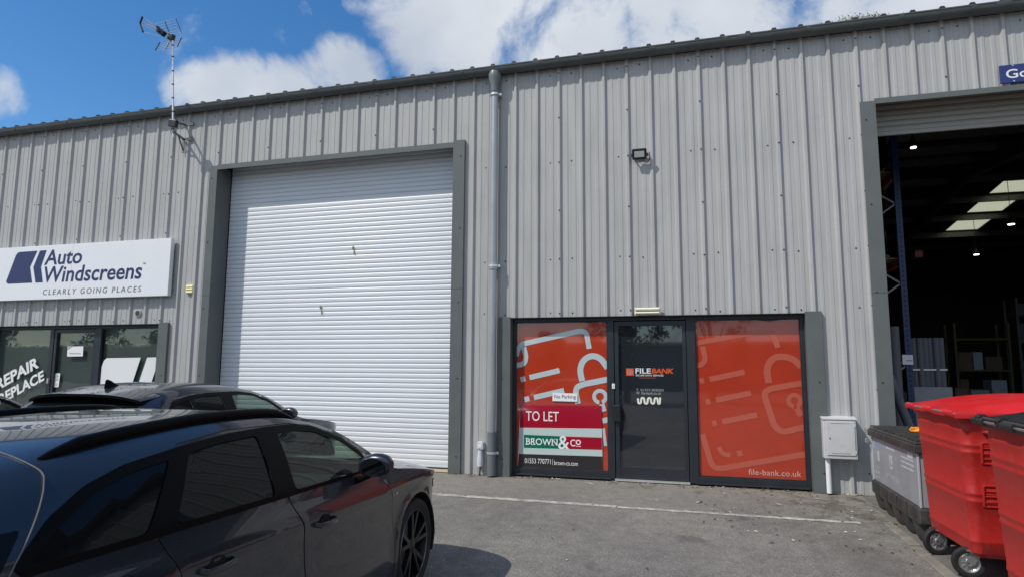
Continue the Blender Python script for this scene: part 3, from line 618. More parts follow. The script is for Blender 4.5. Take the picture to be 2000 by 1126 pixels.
# ------------------------------------------------------------------ things fixed to the wall / stuck behind the glass
def lettering(mb, m, parent, name='lettering'): return mb.build(name, m, parent)
s = thing('shop_sign', 'long white shop sign board with navy chevron logo over the left shopfront', 'sign', (2.05, -.04, 2.71))
mb = MB(); mb.box(-.12, 4.205, -.125, -.045, 2.71, 3.705); b_ = mb.build('panel', M_signw, s, bevel=.006)
mb = MB()
for x in (.4, 2.0, 3.7): mb.box(x-.02, x+.02, -.045, -.034, 2.75, 3.66)
mb.build('fixing_rail', M_dullmetal, s)
YS = -.1275
mb = MB(); mb.flat([(.49, 3.075), (.505, 3.04), (.545, 3.022), (1.132, 3.025), (1.047, 3.32), (1.188, 3.615), (.755, 3.612), (.705, 3.595), (.668, 3.55)], YS); mb.flat([(1.213, 3.023), (1.388, 3.024), (1.312, 3.312), (1.412, 3.617), (1.248, 3.614), (1.126, 3.312)], YS)
mb.build('chevron_logo', M_navy, b_)
mb = MB(); put_text(mb, 'Auto', 1.378, 2.262, 3.338, 3.620, YS, bold=.018, shear=.12); put_text(mb, 'Windscreens', 1.398, 3.625, 3.016, 3.312, YS, bold=.016, shear=.12)
put_text(mb, 'TM', 3.636, 3.695, 3.270, 3.295, YS, bold=.02); mb.build('name_lettering', M_navy, b_)
mb = MB(); put_text(mb, 'CLEARLY GOING PLACES', 1.416, 3.635, 2.792, 2.893, YS, shear=.12, sp=1.35); mb.build('slogan_lettering', M_ink, b_)
mb = MB(); mb.box(2.035, 2.037, -.1264, -.1252, 2.712, 3.703); mb.build('panel_seam', mat('seam_grey', (.5, .51, .53), .5), b_)

s = thing('estate_agent_board', 'red white and green letting board behind the left orange window', 'sign', (10.96, .104, .09))
mb = MB(); yb = .1005
mb.add([(10.345, yb, .118), (11.557, yb, .125), (11.553, yb, .318), (10.360, yb, .306)], [(0, 1, 2, 3)], 2); mb.add([(10.360, yb, .306), (11.557, yb, .318), (11.5545, yb, .695), (10.371, yb, .674)], [(0, 1, 2, 3)], 1); mb.add([(10.371, yb, .674), (11.5545, yb, .695), (11.553, yb, 1.010), (10.373, yb, .993)], [(0, 1, 2, 3)], 0)
mb.add([(10.345, yb+.005, .118), (11.557, yb+.005, .125), (11.553, yb+.005, 1.01), (10.373, yb+.005, .993)], [(3, 2, 1, 0)], 3); q = len(mb.v)
mb.add([(10.373, yb, .993), (11.553, yb, 1.010), (11.553, yb+.005, 1.01), (10.373, yb+.005, .993)], [(0, 1, 2, 3)], 1)
mb.add([(11.553, yb, 1.010), (11.557, yb, .125), (11.557, yb+.005, .125), (11.553, yb+.005, 1.01)], [(0, 1, 2, 3)], 1)
bd = mb.build('board', [M_red, M_paleboard, M_darkboard, M_white], s)
mb = MB(); y_ = yb-.0010
mb.flat([(10.433, .394), (11.06, .401), (11.0, .572), (10.433, .576)], y_, 0); mb.flat([(11.0605, .401), (11.553, .408), (11.552, .573), (11.0005, .572)], y_, 1); mb.build('colour_band', [M_green, M_red], bd)
mb = MB(); y_ = yb-.0022
put_text(mb, 'TO LET', 10.463, 10.945, .775, .912, y_, rise=.0, bold=.004)
mb.build('heading_lettering', M_white, bd); mb = MB()
put_text(mb, 'BROWN', 10.467, 10.925, .440, .533, y_, bold=.012)
for x in (10.467, 10.562, 10.845):                     # serif feet on the stems
    for z in (.440, .5255): mb.flat([(x-.012, z), (x+.03, z), (x+.03, z+.0075), (x-.012, z+.0075)], y_-.0006)
for x in (10.872, 10.908):
    mb.flat([(x-.012, .5255), (x+.022, .5255), (x+.022, .533), (x-.012, .533)], y_-.0006)
put_text(mb, '&', 10.934, 11.095, .392, .580, y_-.0006, bold=.012); put_text(mb, 'C', 11.108, 11.18, .440, .534, y_, bold=.012); put_text(mb, 'o', 11.185, 11.258, .462, .534, y_, bold=.01)
mb.flat([(11.188, .440), (11.257, .440), (11.257, .448), (11.188, .448)], y_)
mb.build('company_lettering', M_white, bd); mb = MB()
put_text(mb, '01553 770771', 10.448, 10.826, .182, .250, y_, bold=.0); mb.flat([(10.850, .170), (10.854, .170), (10.854, .255), (10.850, .255)], y_); put_text(mb, 'brown-co.com', 10.876, 11.212, .174, .236, y_, bold=.0)
mb.build('contact_lettering', M_white, bd)

s = thing('notice_plate', 'small white no parking plate stuck on the orange window', 'sign', (11.03, .10, 1.06))
mb = MB(); mb.prism([(10.853, 1.061), (11.212, 1.058), (11.213, 1.171), (10.858, 1.176)], .097, .1015); pl = mb.build('plate', M_paper, s)
mb = MB(); put_text(mb, 'No Parking', 10.882, 11.192, 1.083, 1.150, .0962, bold=.004); mb.build('plate_lettering', M_blacktxt, pl)
s = thing('paper_notice', 'white waiting room paper taped on the dark door glass', 'notice', (2.02, .115, 1.69))
mb = MB(); mb.prism([(1.847, 1.688), (2.213, 1.692), (2.207, 1.871), (1.839, 1.868)], .096, .098); pl = mb.build('sheet', M_paper, s)
mb = MB(); put_text(mb, 'Waiting Room', 1.893, 2.165, 1.725, 1.755, .0955, bold=.02); mb.build('sheet_lettering', M_navy, pl); mb = MB(); mb.flat([(1.842, 1.803), (1.96, 1.866), (1.94, 1.866), (1.842, 1.815)], .0955); mb.flat([(1.842, 1.822), (1.92, 1.864), (1.85, 1.864)], .0955, 1); mb.build('sheet_print', [M_navy, M_fadeblue], pl)
s = thing('opening_hours_sticker', 'narrow white opening hours sticker low on the dark door', 'notice', (1.64, .115, 1.13))
mb = MB(); mb.prism([(1.584, 1.133), (1.690, 1.138), (1.702, 1.386), (1.591, 1.382)], .113, .1165); pl = mb.build('sheet', M_paper, s)
mb = MB()
for i, z in enumerate((1.35, 1.325, 1.30, 1.275, 1.25)): mb.flat([(1.605, z), (1.605+(.07 if i % 2 else .055), z), (1.605+(.07 if i % 2 else .055), z+.01), (1.605, z+.01)], .1122)
mb.build('hours_print', M_ink, pl); mb = MB(); mb.ring((1.64, 1.18), .014, .022, .1122, 16); mb.build('round_symbol', M_ink, pl)

s = thing('blue_wall_sign', 'small navy blue sign with white letters above the open warehouse door', 'sign', (17.0, -.04, 5.04))
mb = MB(); mb.box(16.56, 17.75, -.062, -.036, 5.035, 5.265); pl = mb.build('panel', M_blue, s, bevel=.003)
mb = MB(); put_text(mb, 'Go', 16.622, 16.86, 5.09, 5.205, -.0632, bold=.012); mb.build('sign_lettering', M_white, pl)
mb = MB()
for x, z in ((16.70, 5.25), (16.70, 5.05)): mb.lathe([(-.006, 0), (-.006, .008), (0, .01)], (x, -.062, z), 'y', 10)
mb.build('fixing', M_metal, pl)

s = thing('floodlight', 'black LED floodlight mounted high on the ribbed wall', 'light', (12.155, -.034, 4.5))
c = Vector((12.155, -.125, 4.50)); n_ = Vector((0, -.93, -.36)).normalized(); up = Vector((0, -.36, .93)).normalized()
mb = MB(); mb.obox(c, (.100, 0, 0), n_*.02, up*.075); hs_ = mb.build('housing', M_black, s, bevel=.012)
mb = MB(); mb.obox(c+n_*.021, (.068, 0, 0), n_*.002, up*.042); mb.build('lens', M_led, hs_)
mb = MB()
for k in range(7): mb.obox(c-n_*.028+Vector((.024*(k-3), 0, 0)), (.003, 0, 0), n_*.010, up*.06)
mb.build('cooling_fins', M_black, hs_)
mb = MB(); mb.box(12.035, 12.275, -.046, -.036, 4.49, 4.53); mb.beam((12.045, -.05, 4.51), (12.045, -.13, 4.50), .006, .03); mb.beam((12.265, -.05, 4.51), (12.265, -.13, 4.50), .006, .03); mb.build('bracket', M_black, s)
mb = MB(); mb.tube([(12.20, -.10, 4.45), (12.21, -.07, 4.40), (12.26, -.05, 4.39), (12.29, -.03, 4.45), (12.285, -.01, 4.56)], .005, 6); mb.build('cable', M_black, s)

s = thing('bulkhead_light', 'cream twin bar bulkhead light just above the dark shop door', 'light', (12.22, -.034, 2.24))
mb = MB(); mb.box(12.045, 12.395, -.075, -.036, 2.248, 2.352); bs = mb.build('base', M_cream, s, bevel=.010)
for z0 in (2.252, 2.303):
    mb = MB(); mb.extr_x([(-.0755, z0), (-.105, z0+.006), (-.118, z0+.022), (-.105, z0+.038), (-.0755, z0+.044)], 12.062, 12.378, closed=True, caps=True); mb.build('diffuser', M_cream, bs, smooth=50)

s = thing('cream_sounder', 'small yellowed plastic louvred box on cladding beside roller shutter', 'alarm box', (4.56, -.01, 2.74))
mb = MB(); mb.box(4.495, 4.645, -.040, -.0055, 2.745, 2.90); bs = mb.build('case', M_creamy, s, bevel=.006)
for z in (2.765, 2.812, 2.858):
    mb = MB(); mb.extr_x([(-.0405, z), (-.052, z), (-.0405, z+.03)], 4.505, 4.635, closed=True, caps=True); mb.build('louvre', M_creamy, bs)
s = thing('round_vent', 'small round dark louvred vent under the white sign', 'vent', (3.495, -.006, 2.43))
mb = MB(); mb.lathe([(0, .066), (-.016, .066), (-.020, .060), (-.020, .050), (-.010, .050)], (3.495, -.006, 2.435), 'y', 28); bs = mb.build('ring', M_clad, s, smooth=40)
mb = MB(); mb.lathe([(-.004, 0), (-.004, .050)], (3.495, -.006, 2.435), 'y', 28); mb.build('dark_mouth', M_black, bs)
mb = MB()
for z in (-.03, -.01, .01, .03):
    hw = math.sqrt(.05**2-z*z)-.002; mb.obox((3.495, -.0165, 2.435+z), (hw, 0, 0), (0, .006, -.003), (0, .001, .002))
mb.build('slats', M_flash, bs)
s = thing('cable_socket', 'pale grey outdoor power inlet with black cable beside the downpipe', 'socket', (9.835, -.01, .14))
mb = MB(); mb.box(9.785, 9.880, -.085, -.002, .365, .462); bs = mb.build('box', M_lgrey, s, bevel=.006)
mb = MB(); mb.lathe([(.355, .030), (.33, .034), (.22, .046), (.20, .048), (.13, .046), (.125, .02)], (9.828, -.055, 0), 'z', 18); mb.build('plug', M_lgrey, s, smooth=45)
mb = MB(); mb.box(9.80, 9.86, -.09, -.086, .39, .44); mb.box(9.795, 9.865, -.080, -.03, .4625, .475); mb.build('flap', M_white, bs, bevel=.003)
mb = MB(); mb.tube([(9.828, -.055, .15), (9.83, -.06, .08), (9.825, -.058, .02), (9.81, -.055, -.01)], .011, 8); mb.build('cable', M_black, s)

s = thing('meter_box', 'white wall meter cabinet with white conduit by the right orange window', 'meter box', (14.5, 0, .44))
mb = MB(); mb.box(14.325, 14.700, -.175, -.001, .44, .925); bs = mb.build('cabinet', M_box, s, bevel=.010)
mb = MB(); mb.add([(14.318, -.185, .925), (14.707, -.185, .925), (14.707, -.001, .952), (14.318, -.001, .952), (14.318, -.185, .915), (14.707, -.185, .915), (14.707, -.001, .93), (14.318, -.001, .93)], [(0, 1, 2, 3), (0, 4, 5, 1), (1, 5, 6, 2), (3, 7, 4, 0)]); mb.build('cap', M_box, bs)
mb = MB(); mb.box(14.360, 14.678, -.186, -.1755, .485, .895); dr_ = mb.build('door', M_box, bs, bevel=.005)
mb = MB(); mb.box(14.41, 14.62, -.1875, -.186, .868, .872); mb.box(14.41, 14.62, -.1875, -.186, .508, .512); mb.lathe([(-.006, 0), (-.006, .008), (0, .009)], (14.395, -.186, .69), 'y', 12); mb.build('lock_and_slots', M_dullmetal, dr_)
for z in (.53, .85): mb = MB(); mb.lathe([(z-.02, .007), (z+.02, .007)], (14.684, -.184, 0), 'z', 8); mb.build('hinge', M_box, dr_)
mb = MB(); mb.tube([(14.375, -.10, .445), (14.375, -.10, .02)], .031, 16); mb.build('conduit', M_white, s, smooth=40)

# ------------------------------------------------------------------ TV aerial on a wall bracket
def wp(px, py, Y):
    v = Vector(((px-1000)/1271.43, (563-py)/1271.43, -1.0)); d = cam.matrix_world.to_3x3() @ v; t = (Y-CAM.y)/d.y; return CAM+d*t
a0 = wp(338, 268, -.36); s = thing('tv_aerial', 'tall silver television aerial on a mast bracketed to the wall', 'aerial', a0)
top = wp(337.5, 80, -.36)
mb = MB(); mb.tube([a0, top], .017, 12); mast = mb.build('mast', M_metal, s, smooth=40)
mb = MB()
for t in (.08, .26, .40, .54, .68, .83, .95): p = a0.lerp(top, t); mb.tube([p-Vector((0, 0, .012)), p+Vector((0, 0, .012))], .0195, 10)
mb.build('tape_band', M_black, mast)
for zo in (0, -.27):
    mb = MB(); base = Vector((4.235, -.036, 5.76+zo)); arm = Vector((a0.x-.02, -.36, 5.68+zo*.55)) if zo == 0 else Vector((a0.x+.005, -.36, 5.50))
    mb.beam(base, arm, .028, .03); mb.beam(base+Vector((.0, .0, 0)), base+Vector((.17, 0, .02)), .03, .012); mb.box(4.20, 4.42, -.045, -.035, base.z-.02, base.z+.02)
    if zo: mb.beam(base+Vector((0, 0, -.20)), base.lerp(arm, .55), .02, .02); mb.box(base.x-.02, base.x+.02, -.045, -.035, base.z-.25, base.z+.02)
    mb.lathe([(arm.z-.02, .026), (arm.z+.02, .026)], (arm.x, arm.y, 0), 'z', 12)
    mb.build('wall_bracket', M_dullmetal, s)
jb = wp(341, 243, -.37); mb = MB(); mb.obox(jb+Vector((.0, -.03, 0)), (.078, 0, -.018), (0, .035, 0), (.008, 0, .062)); mb.build('amplifier_box', M_black, s, bevel=.01)
mb = MB(); mb.tube([jb+Vector((-.04, 0, -.03)), jb+Vector((-.07, 0, -.12)), jb+Vector((-.04, 0, -.2)), a0+Vector((0, 0, .03))], .004, 6); mb.build('cable', M_black, s)
C8 = lambda x, y, Y: wp(250+x/4.173, 20+y/4.173, Y)
mb = MB(); jn = C8(352, 222, -.36); mb.tube([jn, C8(268, 180, -.50), C8(232, 150, -.56), C8(110, 100, -.72)], .011, 8); boom = mb.build('boom', M_metal, s)
mb = MB(); mb.obox(jn, (.05, 0, -.02), (0, .04, 0), (.015, 0, .055)); mb.obox(C8(272, 180, -.5), (.05, .02, -.04), (0, .035, 0), (.03, 0, .035)); mb.obox(C8(250, 160, -.53), (.02, .01, -.05), (0, .03, 0), (.02, 0, .01)); mb.build('dipole_box', M_black, boom, bevel=.006)
mb = MB()
for (x0, y0), (x1, y1) in (((118, 60), (240, 145)), ((122, 122), (250, 178)), ((122, 178), (262, 215)), ((125, 66), (225, 125))): mb.tube([C8(x0, y0, -.74), C8(x1, y1, -.52)], .006, 6)
mb.build('director_rods', M_metal, boom)
mb = MB(); mb.tube([C8(118, 55, -.76), C8(98, 110, -.72), C8(122, 178, -.76)], .016, 8); mb.build('director_end', M_black, boom)
def grid(cs, n, endbars):
    mb = MB(); a, b, c_, d_ = cs
    for k in range(n): t = k/(n-1); mb.tube([a.lerp(d_, t), b.lerp(c_, t)], .0045, 6)
    mb.build('reflector_grid', M_metal, boom)
    mb = MB()
    for e in endbars: mb.tube(e, .008, 6)
    mb.build('reflector_bar', M_black, boom)
u = [C8(222, 112, -.34), C8(390, 72, -.16), C8(435, 182, -.16), C8(330, 205, -.34)]
grid(u, 6, [[u[1], u[2]], [C8(300, 92, -.25), C8(345, 205, -.33)]])
u = [C8(262, 262, -.42), C8(437, 222, -.22), C8(402, 300, -.20), C8(222, 330, -.40)]
grid(u, 5, [[u[0], u[3]], [u[1], u[2]]])
mb = MB(); mb.tube([C8(345, 245, -.34), C8(305, 318, -.31)], .012, 8); mb.build('reflector_strut', M_metal, boom)

# weeds growing in the gutter edge of the roof
mb = MB(); rn = random.Random(9)
for k in range(270):
    x = rn.gauss(15.05, .17) if rn.random() < .7 else rn.uniform(14.55, 15.35); y = rn.uniform(-.09, .10); h_ = max(.02, rn.gauss(.055, .022))*(1.0 if 14.8 < x < 15.3 else .6); a = rn.uniform(0, 6.28); l = rn.uniform(-.04, .04)
    w = .004; p = Vector((x, y, 6.08+.1*(y+.1))); q = p+Vector((l, rn.uniform(-.03, .03), h_)); sd = Vector((math.cos(a), math.sin(a), 0))*w
    mb.add([p-sd, p+sd, q+sd*.5, q-sd*.5], [(0, 1, 2, 3)])
    if rn.random() < .6:
        e = Vector((rn.uniform(-.015, .015), rn.uniform(-.01, .01), rn.uniform(-.01, .015))); mb.add([q, q+e+sd*2, q+e*2+Vector((0, 0, .01)), q+e-sd*2], [(0, 1, 2, 3)])
tag(mb.build('roof_weed', M_weed), 'tuft of dry weeds sprouting from the gutter at the roof edge', 'plant')


# ================================================================== inside the open unit
mb = MB(); jamb('door_jamb', 14.985, 15.165, 4.975, 1, .34, bld)
mb = MB(); mb.box(15.155, 19.9, -.05, -.042, 4.935, 5.005); mb.box(15.166, 19.9, -.0415, .018, 4.962, 4.972); mb.build('door_header', M_flash, bld)
mb = MB(); mb.box(14.983, 15.167, -.0555, -.0525, 2.48, 2.492); mb.build('jamb_joint', M_flash, bld)
jamb('door_jamb', 19.62, 19.80, 4.975, -1, .34, bld)
mb = MB(); pr = [(.33, 5.2)]; z = 5.2
while z > 4.67:
    pr += [(.305, z-.01), (.300, z-.04), (.305, z-.07), (.318, z-.076)]; z -= .0765
pr += [(.300, z), (.300, z-.05), (.335, z-.05), (.335, 5.2)]
mb.extr_x(pr, 15.18, 19.6, closed=True, caps=True); mb.build('raised_shutter', mat('cream_grey_shutter', (.33, .315, .275), .45, dirt=(.3, .3, .27), dscale=2), bld, smooth=50)
mb = MB(); mb.tube([(15.18, .62, 5.25), (19.6, .62, 5.25)], .26, 20); mb.build('shutter_roll', M_dullmetal, bld, smooth=50)
mb = MB(); mb.box(15.166, 15.24, .26, .34, 0, 4.95); mb.build('shutter_guide', M_dullmetal, bld)

# pallet racking
rk = thing('pallet_rack', 'tall blue steel pallet racking just inside the open warehouse door', 'rack', (15.4, 2.0, 0))
def upright(x, y):
    mb = MB(); mb.box(x-.045, x+.045, y-.035, y+.035, 0, 5.6); mb.box(x-.07, x+.07, y-.06, y+.06, 0, .012); return mb.build('upright', M_blueup, rk, bevel=.006)
for y in (2.0, 4.7):
    for x in (15.90, 14.98):
        u_ = upright(x, y)
        mb = MB()
        for k in range(70): z = .15+k*.075; mb.box(x-.012, x+.012, y-.0365, y-.0355, z, z+.03)
        mb.build('slot_row', M_rubber, u_)
    mb = MB(); zs = np.arange(.35, 5.5, .62)
    for i in range(len(zs)-1):
        a, b_ = (15.87, 15.01) if i % 2 == 0 else (15.01, 15.87); mb.beam((a, y, zs[i]), (b_, y, zs[i+1]), .024, .024)
    mb.build('brace', M_dullmetal, rk)
for z in (3.22, 4.6):
    for x in (15.90, 14.98): mb = MB(); mb.box(x-.025, x+.025, 2.04, 4.66, z-.1, z); mb.build('beam', M_orbeam, rk)
for z in (3.22, 4.6):
    mb = MB()
    for k in range(13): mb.box(14.95, 15.98+.04*(k % 3), 2.1+k*.2, 2.25+k*.2, z+.001, z+.022)
    mb.build('deck_boards', M_wood, rk)
s = thing('rack_label', 'white paper label taped on the blue rack upright', 'label', (15.95, 1.96, 1.5))
mb = MB(); p = wp(1762, 692, 1.955); q = wp(1784, 711, 1.955); mb.box(p.x, q.x, 1.953, 1.955, q.z, p.z); pl = mb.build('sheet', M_paper, s)
mb = MB(); put_text(mb, 'Rolls', p.x+.04, p.x+.12, (p.z+q.z)/2-.015, (p.z+q.z)/2+.015, 1.9525) if False else mb.box(p.x+.05, p.x+.13, 1.9525, 1.953, (p.z+q.z)/2-.02, (p.z+q.z)/2-.008); mb.build('print', M_ink, pl)
# goods on the rack: black stretch-wrapped loads and a red crate
for i, (x0, x1, y0, y1, z0, z1) in enumerate(((15.02, 15.85, 2.3, 3.3, 3.26, 4.42), (15.0, 15.8, 3.5, 4.5, 3.26, 4.3), (15.02, 15.9, 2.2, 3.2, 4.63, 5.7))):
    mb = MB(); n = 8
    lab = ['black stretch wrapped load on the middle rack shelf nearest the door', 'black stretch wrapped load on the middle rack shelf further inside', 'black stretch wrapped load on the top rack shelf under the roof'][i]
    rn = random.Random(i); vs = []; H_ = [z0, z0+.03]+[z0+(z1-z0)*k/6 for k in range(1, 6)]+[z1-.02, z1]
    for z in H_:
        j = .03 if z in (z0, z1) else 0
        for k in range(24):
            a = 2*math.pi*k/24; cx_, cy_ = (x0+x1)/2, (y0+y1)/2; ca, sa = math.cos(a), math.sin(a); f_ = (abs(ca)**8+abs(sa)**8)**(-1/8)
            vs.append((cx_+ca*f_*((x1-x0)/2-j+rn.uniform(-.02, .02)), cy_+sa*f_*((y1-y0)/2-j+rn.uniform(-.02, .02)), z))
    m_ = len(H_); mb.add(vs, [(i_*24+k, i_*24+(k+1) % 24, (i_+1)*24+(k+1) % 24, (i_+1)*24+k) for i_ in range(m_-1) for k in range(24)]+[tuple(range((m_-1)*24, m_*24))])
    tag(mb.build('wrapped_load', M_wrap, smooth=60), lab, 'wrapped load', 'stretch wrapped loads on the rack')
p = wp(1787, 482, 2.35); mb = MB(); mb.box(p.x-.05, p.x+.06, 2.2, 2.42, 3.255, 3.35); mb.box(p.x-.06, p.x+.07, 2.19, 2.43, 3.3505, 3.363); tag(mb.build('red_crate', mat('red_crate_plastic', (.10, .012, .010), .6), bevel=.01), 'small red crate at the edge of the rack shelf', 'crate')
# grey foam rolls standing by the rack
for k in range(7):
    x = 16.03+.073*k; y = 2.42+.02*math.sin(k*2.1); mb = MB()
    mb.lathe([(0.0, 0.0), (0.0, .046), (2.02, .046), (2.02, .014), (1.99, .012), (1.99, 0)], (x, y, 0), 'z', 18)
    g_ = tag(mb.build('foam_roll', M_roll, smooth=40), 'slim dark grey foam roll in the strapped row beside the rack', 'roll', 'foam rolls strapped in a row')
mb = MB(); mb.box(15.98, 16.52, 2.363, 2.373, 1.52, 1.545); tag(mb.build('white_strap', M_white), 'white strap tying the row of grey foam rolls', 'strap')
mb = MB(); mb.box(15.96, 16.56, 2.345, 2.362, .0, 1.27); tag(mb.build('pale_sheet', M_greybox, bevel=.004), 'pale grey board leaning at the foot of the foam rolls', 'board')
p = wp(1752, 690, 1.7); mb = MB(); mb.lathe([(0, 0), (0, .075), (2.16, .075), (2.16, .02), (2.12, .02), (2.12, 0)], (p.x-.03, 1.7, 0), 'z', 20); tag(mb.build('foam_roll', M_roll, smooth=40), 'thick upright grey foam roll between door jamb and blue rack', 'roll')
mb = MB(); mb.tube([wp(1738, 735, 1.2), wp(1775, 830, .95), (15.86, .92, .02)], .06, 14); tag(mb.build('foam_roll', M_roll, smooth=40), 'dark foam roll leaning against the rack behind the door jamb', 'roll')

# far shelving with goods
def shelf_unit(label, x0, x1, y, zs_, d=.6, m=M_dullmetal):
    t = thing('shelving_unit', label, 'shelving', ((x0+x1)/2, y, 0))
    for x in (x0, x1):
        for yy in (y, y+d): mb = MB(); mb.box(x-.025, x+.025, yy-.025, yy+.025, 0, zs_[-1]+.35); mb.build('post', m, t)
    for z in zs_: mb = MB(); mb.box(x0, x1, y-.02, y+d+.02, z-.04, z); mb.build('shelf', m, t)
    return t
shelf_unit('long goods shelving against the dark warehouse side, left bay', 18.5, 19.55, 8.0, (.35, .95, 1.55, 2.25), m=mat('yellowish_shelf', (.16, .14, .05), .6))
shelf_unit('goods shelving at the right with stacks of white cartons', 19.75, 21.6, 8.0, (.35, .98, 1.6, 2.2, 2.8))
rn = random.Random(21)
BOXM = [M_carton, M_cartonw, M_cartong]
def goods(x0, x1, y, zs_, seed, grp, mats_, lab, hmax=.4):
    rn = random.Random(seed)
    for z in zs_:
        x = x0+.05
        while x < x1-.2:
            w = rn.uniform(.15, .38); h_ = rn.uniform(.14, hmax); 
            if rn.random() < .8 and x+w < x1:
                mb = MB(); h_ = h_ if z not in (.0, .42, .4) else (.419 if z == 0 and .42 in zs_ else .399 if z == 0 else min(h_+.1, .379)); mb.box(x, x+w-.02, y+.02, y+rn.uniform(.3, .5), z+.001, z+h_); mb.box(x+(w-.02)*.42, x+(w-.02)*.58, y+.0185, y+.02, z+.001, z+h_)
                tag(mb.build('carton', mats_[rn.randrange(len(mats_))], bevel=.004), lab, 'carton', grp)
            x += w+rn.uniform(0, .08)
goods(18.5, 19.55, 8.0, (.35, .95, 1.55, 2.25), 3, 'cartons on the left shelving bay', BOXM, 'dim carton on the left bay of the warehouse shelving')
goods(19.75, 21.6, 8.0, (.35, .98, 1.6, 2.2, 2.8), 4, 'cartons on the right shelving bay', [M_cartonw, M_cartonw, M_cartong], 'pale carton on the right bay of the warehouse shelving')
goods(16.75, 18.3, 6.2, (.0, .42, .8), 8, 'cartons piled on the warehouse floor', [M_carton, M_cartong, M_wrap], 'dark carton in the floor pile in the middle of the warehouse', .40)
goods(19.9, 21.4, 6.0, (.0, .4), 9, 'cartons piled on the floor at right', [M_cartong, M_wrap, M_carton], 'dim carton on the floor before the right shelving bay', .38)
# high-bay lamps on cords
for (px, py, Y, lab) in ((1784, 288, 3.6, 'lit hanging lamp just inside the door head'), (1907, 497, 15.5, 'lit hanging lamp far back, lowest in view'), (1975, 438, 11.0, 'lit hanging lamp in front of the rooflights')):
    p = wp(px, py, Y); t = thing('hanging_lamp', lab, 'lamp', p); r_ = .06 if Y < 5 else .10
    mb = MB(); mb.lathe([(0.0, r_), (.05, r_*1.25), (.10, r_*.9), (.20, r_*.35), (.24, .02), (.24, 0)], p, 'z', 20); mb.build('shade', M_black, t, smooth=50)
    mb = MB(); mb.lathe([(-.012, 0), (-.012, r_*.75), (.004, r_*.8)], p, 'z', 16); mb.build('bulb', M_lamp, t)
    mb = MB(); mb.tube([p+Vector((0, 0, .23)), (p.x, p.y, rz(p.y)-.06)], .008, 6); mb.build('cord', M_dullmetal, t)

